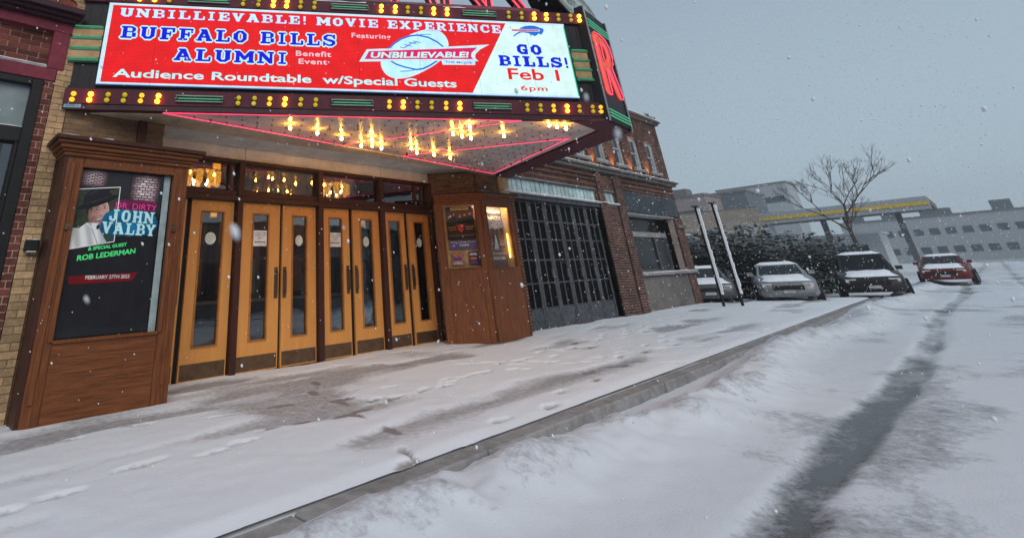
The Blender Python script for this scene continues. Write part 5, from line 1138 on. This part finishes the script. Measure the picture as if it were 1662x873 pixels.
# upper windows
for x in WX:
    f = MB(); f.fbox(WALL, x - WW, x - WW + .07, 4.42, 5.58, -.16, -.06); f.fbox(WALL, x + WW - .07, x + WW, 4.42, 5.58, -.16, -.06); f.fbox(WALL, x - WW + .07, x + WW - .07, 5.50, 5.58, -.16, -.06); f.fbox(WALL, x - WW + .07, x + WW - .07, 4.42, 4.49, -.16, -.06)
    wn = f.build('window', M['white_frame'], rb_, bevel=.008)
    for (z0, z1, o) in ((4.99, 5.50, -.08), (4.49, 5.02, -.12)):
        s_ = MB(); s_.fbox(WALL, x - .30, x - .24, z0, z1, o - .03, o); s_.fbox(WALL, x + .24, x + .30, z0, z1, o - .03, o); s_.fbox(WALL, x - .24, x + .24, z1 - .05, z1, o - .03, o); s_.fbox(WALL, x - .24, x + .24, z0, z0 + .05, o - .03, o); s_.build('sash', M['white_frame'], wn)
        MB().fbox(WALL, x - .24, x + .24, z0 + .05, z1 - .05, o - .02, o - .015).build('pane', M['pane_blue'], wn)
    MB().fbox(WALL, x - .45, x + .45, 4.33, 4.42, -.1, .10).build('sill', M['stone_pale'], rb_, bevel=.008)
    for dx in (-.36, .28): MB().fbox(WALL, x + dx, x + dx + .08, 4.22, 4.33, 0, .08).build('sill_bracket', M['stone'], rb_)
    lumpy_snow(rb_, WALL, x - .44, x + .44, 4.42, -.05, .09, .02)
# up-lights on the cornice
for k, x in enumerate((15.62, 16.98, 18.36, 19.75)):
    o = thing('uplight', 'small amber uplight on the cornice %s' % ['between the first and second upper windows', 'between the second and third upper windows', 'glowing under the fourth upper window', 'between the last two upper windows'][k], 'lamp', WALL(x, 4.18, .16), 'amber uplights along the brick cornice')
    MB().fbox(WALL, x - .05, x + .05, 4.165, 4.20, .06, .16).build('housing', M['black'], o)
    MB().fbox(WALL, x - .04, x + .04, 4.201, 4.206, .07, .15).build('lens', emat('amber lens', (1, .45, .03), 14), o)
    ld = bpy.data.lights.new('uplight', 'SPOT'); ld.energy = 42; ld.color = (1.0, .40, .07); ld.spot_size = R(76); ld.spot_blend = .7; ld.shadow_soft_size = .05
    lo = bpy.data.objects.new('spot', ld); COL.objects.link(lo); lo.parent = o; lo.location = (0, .03, .06)
    lo.rotation_euler = Vector((0, -.16, -1)).to_track_quat('Z', 'Y').to_euler()
# shopfront at the right end
MB().fbox(WALL, 17.15, 21.42, 2.885, 3.52, -.04, .06).build('sign_board', M['slate'], rb_, bevel=.01)
for k in range(1, 4): MB().fbox(WALL, 17.15 + k * 1.067, 17.165 + k * 1.067, 2.89, 3.515, .06, .063).build('board_seam', M['gate'], rb_)
MB().box(17.12, 21.0, 7.2, 8.2, 2.84, 2.884).build('recess_ceiling', mat('pale soffit', (.52, .52, .52), .8), rb_)
FG = frame((0, 7.62), 0)
MB().fbox(FG, 17.12, 21.0, 2.36, 2.84, -.05, -.01).build('transom_panel', M['pane_dark'], rb_)
MB().fbox(FG, 17.12, 21.0, 2.20, 2.36, -.06, .03).build('lintel', M['stone_pale'], rb_)
q = MB()
for x in (17.30, 19.9, 20.92): q.fbox(FG, x, x + .07, 1.12, 2.20, -.05, .02)
q.fbox(FG, 17.37, 20.92, 1.12, 1.17, -.05, .02); q.build('shop_frame', M['grey_metal'], rb_)
MB().fbox(FG, 17.37, 19.9, 1.17, 2.2, -.03, -.02).build('shop_pane', M['pane_dark'], rb_)
MB().fbox(FG, 19.97, 20.92, 1.17, 2.2, -.03, -.02).build('shop_pane', M['pane_blue'], rb_)
MB().box(17.12, 17.32, 7.25, 7.63, 0, 2.84).build('pale_reveal', M['white_frame'], rb_)
MB().box(16.98, 17.12, 7.25, 7.63, 0, 2.9).build('reveal', M['brick_dark'], rb_)
MB().fbox(WALL, 17.12, 21.75, 1.00, 1.09, -.45, .10).build('stone_sill', M['stone_pale'], rb_, bevel=.01)
MB().fbox(WALL, 17.12, 21.0, 0, 1.0, -.45, -.02).build('stall_riser', M['stone'], rb_)
lumpy_snow(rb_, WALL, 17.2, 21.7, 1.09, -.2, .09, .02)
brickwork(rb_, WALL, 20.98, 21.66, 1.09, 2.84, M['brick_dark'], M['mortar_dark'], L=.2, H=.058, j=.013, single=False, proud=.03)
MB().fbox(WALL, 21.0, 21.75, 2.50, 2.60, -.1, .12).build('impost_block', M['stone'], rb_)
ws = thing('pane_reflection', 'slanted pink and grey card painted low on the shop window', 'sign', (17.9, 7.6, 1.2))
MB().poly([(17.62, 7.55, 1.13), (18.3, 7.55, 1.13), (17.85, 7.58, 1.48), (17.62, 7.58, 1.48)]).build('reflection', mat('pinkish card', (.16, .07, .09), .6, scale=6), ws)  # flat coloured shape standing in for a reflection in the pane

# ------------------------------------------------------------------ beyond the corner
def polar(a, d): return Vector((math.cos(R(a)) * d, math.sin(R(a)) * d, 0))
tb = thing('strip_building', 'low tan commercial building with two tone front behind the snowy shrubs', 'building', (54, 17, -.15))
p0, p1 = Vector((52, 24, 0)), Vector((55.5, 12.2, 0)); dr = (p1 - p0); Ln = dr.length; angb = math.degrees(math.atan2(dr.y, dr.x))
FB = frame((p0.x, p0.y), angb)
lt, dk = mat('pale yellow render', (.42, .39, .27), .85, grime=.25), mat('taupe render', (.26, .22, .19), .85, grime=.3)
# outward side of FB points to the camera when o is negative or positive; test by distance
sgn = 1 if (Vector(FB(1, 0, 1)).length < Vector(FB(1, 0, 0)).length) else -1
def fb(mb, u0, u1, v0, v1, o0, o1): return mb.fbox(FB, u0, u1, v0, v1, sgn * o0, sgn * o1)
fb(MB(), 0, Ln, -.2, 4.15, -6, 0).build('wall', lt, tb); fb(MB(), 0, Ln, 4.15, 5.72, -6, .12).build('upper_band', dk, tb)
fb(MB(), 0, Ln, 5.72, 5.80, -6, .16).build('parapet_cap', M['stone'], tb)
for k in range(6):
    u = 1.2 + k * 1.95
    fb(MB(), u, u + 1.25, .9, 2.75, -.1, .03).build('window', M['pane_blue'], tb); fb(MB(), u + .2, u + 1.0, 2.72, 2.9, 0, .4).build('window_hood', M['gate'], tb)
    br = MB(); fb(br, u + 1.45, u + 1.6, 3.3, 3.9, 0, .35); br.build('wall_bracket', M['gate'], tb)
    fb(MB(), u + 1.35, u + 1.7, 3.9, 3.96, 0, .42).build('bracket_snow', M['snow'], tb)
cp_ = thing('fuel_canopy', 'flat canopy with yellow stripe right of the tan building', 'canopy', (62, 13, 0))
MB().box(60, 61, 2.0, 14.8, 4.55, 5.5).build('canopy_edge', mat('canopy grey', (.30, .33, .37), .6), cp_); MB().box(59.93, 60, 2.0, 14.8, 4.85, 5.12).build('stripe', mat('yellow stripe', (.55, .38, .05), .6), cp_)
MB().box(61, 72, 2.0, 14.8, 5.0, 5.5).build('canopy_roof', M['stone'], cp_)
for y in (4, 9, 13.5): MB().box(63, 63.4, y, y + .4, -.2, 5.0).build('post', M['grey_metal'], cp_)
kb = thing('kiosk', 'small pale kiosk with snowy roof under the canopy', 'kiosk', (66, 11, 0))
MB().box(64.5, 70, 6, 13.6, -.2, 3.2).build('wall', mat('kiosk white', (.50, .54, .58), .7), kb); MB().box(64.42, 64.5, 7, 12.6, 1.0, 2.3).build('window', M['pane_blue'], kb); MB().box(64.3, 70.2, 5.8, 13.8, 3.2, 3.35).build('roof_snow', M['snow'], kb)
def block(nm, lab, x0, x1, y0, y1, h, m, rows=2, cols=5, pr=None):
    o = thing(nm, lab, 'building', ((x0 + x1) / 2, (y0 + y1) / 2, 0), 'buildings in the snowy distance')
    MB().box(x0, x1, y0, y1, -.2, h).build('wall', m, o); MB().box(x0 - .2, x1 + .2, y0 - .2, y1 + .2, h, h + .35).build('roof_edge', M['stone'], o)
    me = MB().box(0, .1, 0, 1.5, 0, 1.3).mesh('window', M['pane_blue'])
    for r_ in range(rows):
        for c in range(cols): inst('window', me, o, (x0 - .08, y0 + 1 + c * (y1 - y0 - 2) / cols, 1.6 + r_ * (h - 1.5) / rows))
    return o
fog = mat('hazed mauve render', (.23, .19, .19), .9); fog2 = mat('hazed blue grey render', (.10, .12, .14), .9); fog3 = mat('hazed pale render', (.32, .35, .38), .9)  # distance haze is mixed into these far wall colours
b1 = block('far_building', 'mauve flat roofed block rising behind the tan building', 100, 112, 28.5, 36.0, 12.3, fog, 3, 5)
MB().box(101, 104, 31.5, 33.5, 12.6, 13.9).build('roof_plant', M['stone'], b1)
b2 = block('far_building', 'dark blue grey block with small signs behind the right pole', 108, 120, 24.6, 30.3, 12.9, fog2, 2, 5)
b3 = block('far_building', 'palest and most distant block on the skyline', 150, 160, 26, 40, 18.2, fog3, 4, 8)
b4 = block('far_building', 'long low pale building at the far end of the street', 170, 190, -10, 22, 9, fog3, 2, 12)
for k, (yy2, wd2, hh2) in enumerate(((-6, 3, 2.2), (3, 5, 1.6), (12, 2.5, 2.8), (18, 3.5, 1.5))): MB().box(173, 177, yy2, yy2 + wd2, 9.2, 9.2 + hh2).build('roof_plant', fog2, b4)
# two square posts
for k, (a, d, h, lab) in enumerate(((16.92, 20.5, 3.00, 'left of the two dark snow streaked posts beyond the corner'), (15.55, 20.5, 3.06, 'right of the two dark snow streaked posts beyond the corner'))):
    c = polar(a, d); o = thing('utility_pole', lab, 'pole', (c.x, c.y, -.15), 'posts beyond the brick corner')
    MB().tube([(c.x, c.y, -.15), (c.x, c.y, h)], .042, 8).build('shaft', M['black'], o); MB().box(c.x - .09, c.x + .09, c.y - .09, c.y + .09, h, h + .04).build('cap', M['gate'], o)
    sn = MB(); n = 24
    for i in range(n):
        z0 = h * (i / n) * (.98) + .9 * (1 - i / n) * .4; wv = .008 + .026 * random.random()
        sn.box(c.x - .06, c.x + .02, c.y - .05 - wv - .03, c.y - .04, z0, z0 + h / n * .9)
    sn.build('driven_snow', M['snow'], o)
# shrubs loaded with snow
def shrub(x, y, s, lab, grp='snow laden shrubs along the parking lot'):
    o = thing('shrub', lab, 'shrub', (x, y, -.15), grp); lf_, sn = MB(), MB(); n = 2600
    for k in range(n):
        th = random.random() * 2 * math.pi; ph = math.acos(random.uniform(-.15, 1)); rr = (random.random() ** .35) * (.85 + .22 * math.sin(3 * th + x) * math.sin(2 * ph) + .1 * random.random())
        p_ = Vector((x + 1.35 * s * rr * math.sin(ph) * math.cos(th), y + 1.35 * s * rr * math.sin(ph) * math.sin(th), -.1 + 1.75 * s * rr * max(.02, math.cos(ph)) + .15))
        a, b_ = Vector((random.gauss(0, 1), random.gauss(0, 1), random.gauss(0, .5))).normalized(), Vector((random.gauss(0, 1), random.gauss(0, 1), random.gauss(0, 1))).normalized()
        L_ = random.uniform(.05, .11) * s
        lf_.poly([p_ - a * L_, p_ + b_ * L_ * .5, p_ + a * L_, p_ - b_ * L_ * .5])
        if rr > .60 and ph < 1.5 and random.random() < .95 * (.35 + .65 * math.cos(ph)) + .2:
            q_ = p_ + Vector((0, 0, .04)); L2 = L_ * 1.7
            c2 = Vector((random.uniform(-.3, .3), random.uniform(-.3, .3), .1))
            sn.poly([q_ + Vector((-L2, -L2 * .5, 0)), q_ + Vector((L2 * .8, -L2 * .6, -.02)) + c2 * .1, q_ + Vector((L2, L2 * .6, .01)), q_ + Vector((-L2 * .7, L2 * .7, .02))])
    lf_.build('crown', M.setdefault('evergreen', mat('dark evergreen leaf', (.035, .05, .035), .8, scale=4, var=.5)), o); sn.build('snow_load', M['snow'], o)
    st = MB()
    for k in range(5): st.tube([(x, y, -.15), (x + random.uniform(-.5, .5) * s, y + random.uniform(-.5, .5) * s, 1.1 * s)], .03, 5, .012)
    st.build('stem', M['black'], o)
for k, (a, d, s, lab) in enumerate(((19.0, 27.5, 1.35, 'snowy shrub closest to the brick corner'), (17.5, 30, 1.62, 'snowy shrub behind the left post'), (16.0, 30, 1.55, 'snowy shrub between the two posts'), (14.4, 29, 1.62, 'snowy shrub right of the right post'),
                                    (12.0, 31, 1.5, 'snowy shrub fifth along the lot from the brick corner'), (9.4, 33, 1.4, 'snowy shrub farther right near the street'))):
    c = polar(a, d); shrub(c.x, c.y, s, lab)
# snow covered parked cars
carp = {c: mat('car paint ' + c, col, .35, metal=.2, grime=.3) for c, col in (('grey', (.10, .11, .12)), ('dark', (.03, .03, .035)), ('red', (.14, .02, .02)), ('silver', (.25, .26, .28)))}
tyre = mat('tyre', (.015, .015, .015), .8); 
def car(x, y, rot, paint, lab, suv=0):
    o = thing('parked_car', lab, 'car', (x, y, -.15), 'snow covered parked cars'); c, s_ = math.cos(R(rot)), math.sin(R(rot))
    def P(a, b_, z): return (x + a * c - b_ * s_, y + a * s_ + b_ * c, -.15 + z)
    h = 1.30 + .2 * suv
    def loft(secs):
        mb = MB(); n = len(secs[0])
        for sec in secs: mb.v += [P(*q) for q in sec]
        for i in range(len(secs) - 1):
            for j in range(n): mb.f.append((i * n + j, i * n + (j + 1) % n, (i + 1) * n + (j + 1) % n, (i + 1) * n + j))
        mb.f.append(tuple(range(n))[::-1]); mb.f.append(tuple(range((len(secs) - 1) * n, len(secs) * n))); return mb
    def sec(a, wd, z0, z1): return [(a, -wd, z0 + .08), (a, -wd * .96, z1 - .08), (a, -wd * .86, z1), (a, wd * .86, z1), (a, wd * .96, z1 - .08), (a, wd, z0 + .08), (a, wd * .9, z0), (a, -wd * .9, z0)]
    loft([sec(-2.2, .72, .35, .78), sec(-2.05, .84, .25, .92), sec(-1.2, .88, .30, .96), sec(.6, .88, .30, .94), (sec(1.6, .86, .30, .86)), sec(2.1, .78, .28, .74), sec(2.22, .66, .35, .62)]).build('body', carp[paint], o, smooth=True)
    bk_ = -1.95 if suv else -1.6
    loft([[(bk_, -.74, .90), (bk_, -.70, .94), (bk_, .70, .94), (bk_, .74, .90)], [(bk_ + .45, -.72, .90), (bk_ + .45, -.60, h), (bk_ + .45, .60, h), (bk_ + .45, .72, .90)], [(.25, -.72, .90), (.25, -.60, h - .02), (.25, .60, h - .02), (.25, .72, .90)], [(1.0, -.76, .90), (1.0, -.70, .92), (1.0, .70, .92), (1.0, .76, .90)]]).build('cabin', carp[paint], o)
    zz = lambda t: .93 + (h - .97) * t; yy = lambda t: .715 - .10 * t
    for s2 in (-1, 1):
        for a0, a1, t0, t1 in ((bk_ + .42, -.72, bk_ + .50, -.72), (-.66, .32, -.66, .18)):
            MB().poly([P(a0, s2 * (yy(.05) + .012), zz(.05)), P(a1, s2 * (yy(.05) + .012), zz(.05)), P(t1, s2 * (yy(.85) + .012), zz(.85)), P(t0, s2 * (yy(.85) + .012), zz(.85))]).build('side_window', M['pane_dark'], o)
    MB().poly([P(.93, -.62, .97), P(.93, .62, .97), P(.36, .54, h - .06), P(.36, -.54, h - .06)]).build('windscreen', M['pane_dark'], o)
    MB().poly([P(bk_ + .03, -.60, .985), P(bk_ + .03, .60, .985), P(bk_ + .40, .54, h - .03), P(bk_ + .40, -.54, h - .03)]).build('rear_window', M['pane_dark'], o)
    for a in (-1.3, 1.35):
        for b_ in (-.83, .83):
            wh = MB().lathe([(.20, -.1), (.33, -.09), (.33, .09), (.20, .1)], P(a, b_, .33), (-s_, c, 0), 18).build('wheel', tyre, o); MB().lathe([(.19, -.115), (.19, .115)], P(a, b_, .33), (-s_, c, 0), 12).build('rim', M['chrome'], wh)
    for (a, b_) in ((2.17, -.55), (2.17, .55)): MB().hexa([P(a - .1, b_ - .14, .6), P(a + .03, b_ - .14, .6), P(a + .03, b_ + .14, .6), P(a - .1, b_ + .14, .6), P(a - .1, b_ - .14, .7), P(a, b_ - .14, .7), P(a, b_ + .14, .7), P(a - .1, b_ + .14, .7)]).build('headlight', mat('headlight', (.5, .5, .5), .1), o)
    for b_ in (-.62, .62): MB().hexa([P(-2.23, b_ - .16, .62), P(-2.1, b_ - .16, .62), P(-2.1, b_ + .16, .62), P(-2.23, b_ + .16, .62), P(-2.2, b_ - .16, .78), P(-2.08, b_ - .16, .78), P(-2.08, b_ + .16, .78), P(-2.2, b_ + .16, .78)]).build('tail_light', M.setdefault('tail', mat('tail light', (.25, .01, .01), .2)), o)
    MB().hexa([P(2.16, -.42, .50), P(2.235, -.42, .50), P(2.235, .42, .50), P(2.16, .42, .50), P(2.12, -.42, .63), P(2.225, -.42, .63), P(2.225, .42, .63), P(2.12, .42, .63)]).build('grille', M['black'], o)
    MB().hexa([P(2.2, -.16, .40), P(2.25, -.16, .40), P(2.25, .16, .40), P(2.2, .16, .40), P(2.2, -.16, .49), P(2.25, -.16, .49), P(2.25, .16, .49), P(2.2, .16, .49)]).build('number_plate', M['white_frame'], o)
    for s2 in (-1, 1):
        MB().hexa([P(.62, s2 * .80, .93), P(.74, s2 * .80, .93), P(.74, s2 * .98, .93), P(.62, s2 * .98, .93), P(.62, s2 * .80, 1.05), P(.72, s2 * .80, 1.05), P(.72, s2 * .98, 1.05), P(.62, s2 * .98, 1.05)]).build('mirror', carp[paint], o)
        for a0 in (-.70, .34): MB().hexa([P(a0, s2 * .878, .36), P(a0 + .012, s2 * .878, .36), P(a0 + .012, s2 * .888, .36), P(a0, s2 * .888, .36), P(a0, s2 * .85, .92), P(a0 + .012, s2 * .85, .92), P(a0 + .012, s2 * .862, .92), P(a0, s2 * .862, .92)]).build('door_seam', M['black'], o)
    def cap(a0, a1, wd, z, nm, nx=8, ny=6, tilt=0):
        mb = MB()
        for i in range(nx + 1):
            for j in range(ny + 1):
                e_ = min(i, nx - i, j, ny - j); a = a0 + (a1 - a0) * i / nx; mb.v.append(P(a, -wd + 2 * wd * j / ny, z + tilt * i / nx + (.0 if e_ == 0 else .06 + random.uniform(-.01, .015)) - (.03 if e_ == 0 else 0)))
        for i in range(nx):
            for j in range(ny): k_ = i * (ny + 1) + j; mb.f.append((k_, k_ + ny + 1, k_ + ny + 2, k_ + 1))
        mb.build(nm, M['snow'], o, smooth=True)
    cap(bk_ + .4, .3, .62, h, 'roof_snow'); cap(1.0, 2.05, .70, .90, 'bonnet_snow', tilt=-.12)
    if not suv: cap(-2.15, bk_, .72, .95, 'boot_snow')
cars = [((18.0, 25.2), 202, 'grey', 'snow roofed grey car nose on beside the brick corner', 0), ((12.4, 25.0), 196, 'silver', 'snow roofed silver car nose on, second from the brick corner', 0), ((7.0, 27), 190, 'dark', 'snow roofed dark utility car nose on, third from the brick corner', 1),
        ((2.6, 38.0), 180, 'red', 'dark red snow covered car parked along the kerb', 0)]
for (a, d), rot, pt, lab, suv in cars:
    c = polar(a, d); car(c.x, c.y, rot, pt, lab, suv)
# a bare tree and a street lamp farther along the street
def bare_tree(x, y, h, lab):
    o = thing('bare_tree', lab, 'tree', (x, y, -.15), 'bare trees along the street'); t, tw = MB(), MB()
    t.tube([(x, y, -.15), (x + .1, y, h * .25), (x - .05, y + .1, h * .5)], .16, 8, .08)
    def grow(p, d, L, r, lv):
        e_ = p + d * L; (t if lv < 2 else tw).tube([p, p + d * L * .5 + Vector((random.uniform(-.05, .05), random.uniform(-.05, .05), 0)), e_], r, 5, r * .6, cap=False)
        if lv < 5:
            for _ in range(3): grow(e_, (d + Vector((random.uniform(-.6, .6), random.uniform(-.6, .6), random.uniform(-.1, .45)))).normalized(), L * random.uniform(.6, .82), r * .6, lv + 1)
    for k in range(4): grow(Vector((x, y, h * (.3 + .07 * k))), Vector((math.cos(k * 1.7), math.sin(k * 1.7), 1.1)).normalized(), h * .2, .06, 0)
    t.build('trunk', mat('bark', (.05, .04, .035), .9, scale=9), o); tw.build('twigs', M['frame_dark'], o)
bare_tree(46, 5.5, 7.5, 'nearer bare tree at the pavement edge right of the shrubs'); bare_tree(64, -11.5, 9, 'farther bare tree across the street')

# ------------------------------------------------------------------ falling snow: nobody could count it
fl_ = MB(); nF = 0
def flake(p, r, st, fine=False):
    a = Vector((.55, .25, -.75)).normalized(); b_ = a.cross(Vector((random.gauss(0, 1), random.gauss(0, 1), random.gauss(0, 1)))).normalized(); c = a.cross(b_); j = lambda: random.uniform(.75, 1.2)
    i = len(fl_.v)
    if not fine:
        fl_.v += [tuple(p + a * r * st * j()), tuple(p + b_ * r * j()), tuple(p + c * r * j()), tuple(p - b_ * r * j()), tuple(p - c * r * j()), tuple(p - a * r * st * j())]
        for f_ in ((0, 1, 2), (0, 2, 3), (0, 3, 4), (0, 4, 1), (5, 2, 1), (5, 3, 2), (5, 4, 3), (5, 1, 4)): fl_.f.append(tuple(i + k for k in f_))
        return
    n, m = 10, 7
    for u in range(m):
        th = math.pi * (u + .5) / m
        for v in range(n):
            ph = 2 * math.pi * v / n; k = .85 + .3 * random.random(); fl_.v.append(tuple(p + a * r * st * math.cos(th) * k + (b_ * math.cos(ph) + c * math.sin(ph)) * r * math.sin(th) * k))
    for u in range(m - 1):
        for v in range(n): fl_.f.append((i + u * n + v, i + u * n + (v + 1) % n, i + (u + 1) * n + (v + 1) % n, i + (u + 1) * n + v))
    fl_.f.append(tuple(i + v for v in range(n))); fl_.f.append(tuple(i + (m - 1) * n + v for v in range(n)))
def under(x, y, z): return y > 6.6 or (z > 3.2 and z < 5.7 and 1.0 < x < 11.2 and (x - 1.2) * .477 + (y - 7.12) * .879 > -.35 and y > 3.2)
N = 8500
for _ in range(N):
    x, y, z = random.uniform(-2, 24), random.uniform(-1, 6.6), random.uniform(-.1, 8.5)
    if under(x, y, z) or math.hypot(x, y, z - 1.15) < 2.0: continue
    flake(Vector((x, y, z)), random.uniform(.0028, .0078) * (.8 + .055 * x), random.uniform(1.0, 1.9), math.hypot(x, y, z - 1.15) < 4)
for _ in range(3500):
    x, y, z = random.uniform(24, 60), random.uniform(-8, 30), random.uniform(-.1, 12)
    flake(Vector((x, y, z)), random.uniform(.009, .018), random.uniform(1.0, 1.7))
for (dx, dy, dz, ds, r) in ((.45, .88, .098, .30, .0019), (.62, .78, .10, .75, .0013), (.24, .95, .0, .5, .0012), (.80, .58, .20, .9, .0014), (.70, .70, .45, .8, .0014), (.9, .4, .3, .45, .0013), (.9, .36, .22, .33, .0014)):
    flake(Vector((0, 0, 1.15)) + Vector((dx, dy, dz)).normalized() * ds, r, 2.4, True)
fl_.build('falling_snow', M['snow'], kind='stuff', loc=(5, 3, 0), smooth=True)

# ------------------------------------------------------------------ snowy air
hz = MB().box(-70, 260, -60, 90, -1.2, 21); hm = bpy.data.materials.new('snowy air'); hm.use_nodes = True; hn = hm.node_tree.nodes; hn.clear()
ho = hn.new('ShaderNodeOutputMaterial'); hv = hn.new('ShaderNodeVolumePrincipled'); hv.inputs['Color'].default_value = (.86, .93, 1, 1); hv.inputs['Density'].default_value = .0020; hv.inputs['Anisotropy'].default_value = .3
hm.node_tree.links.new(hv.outputs[0], ho.inputs['Volume']); hz.build('haze', hm, kind='stuff')
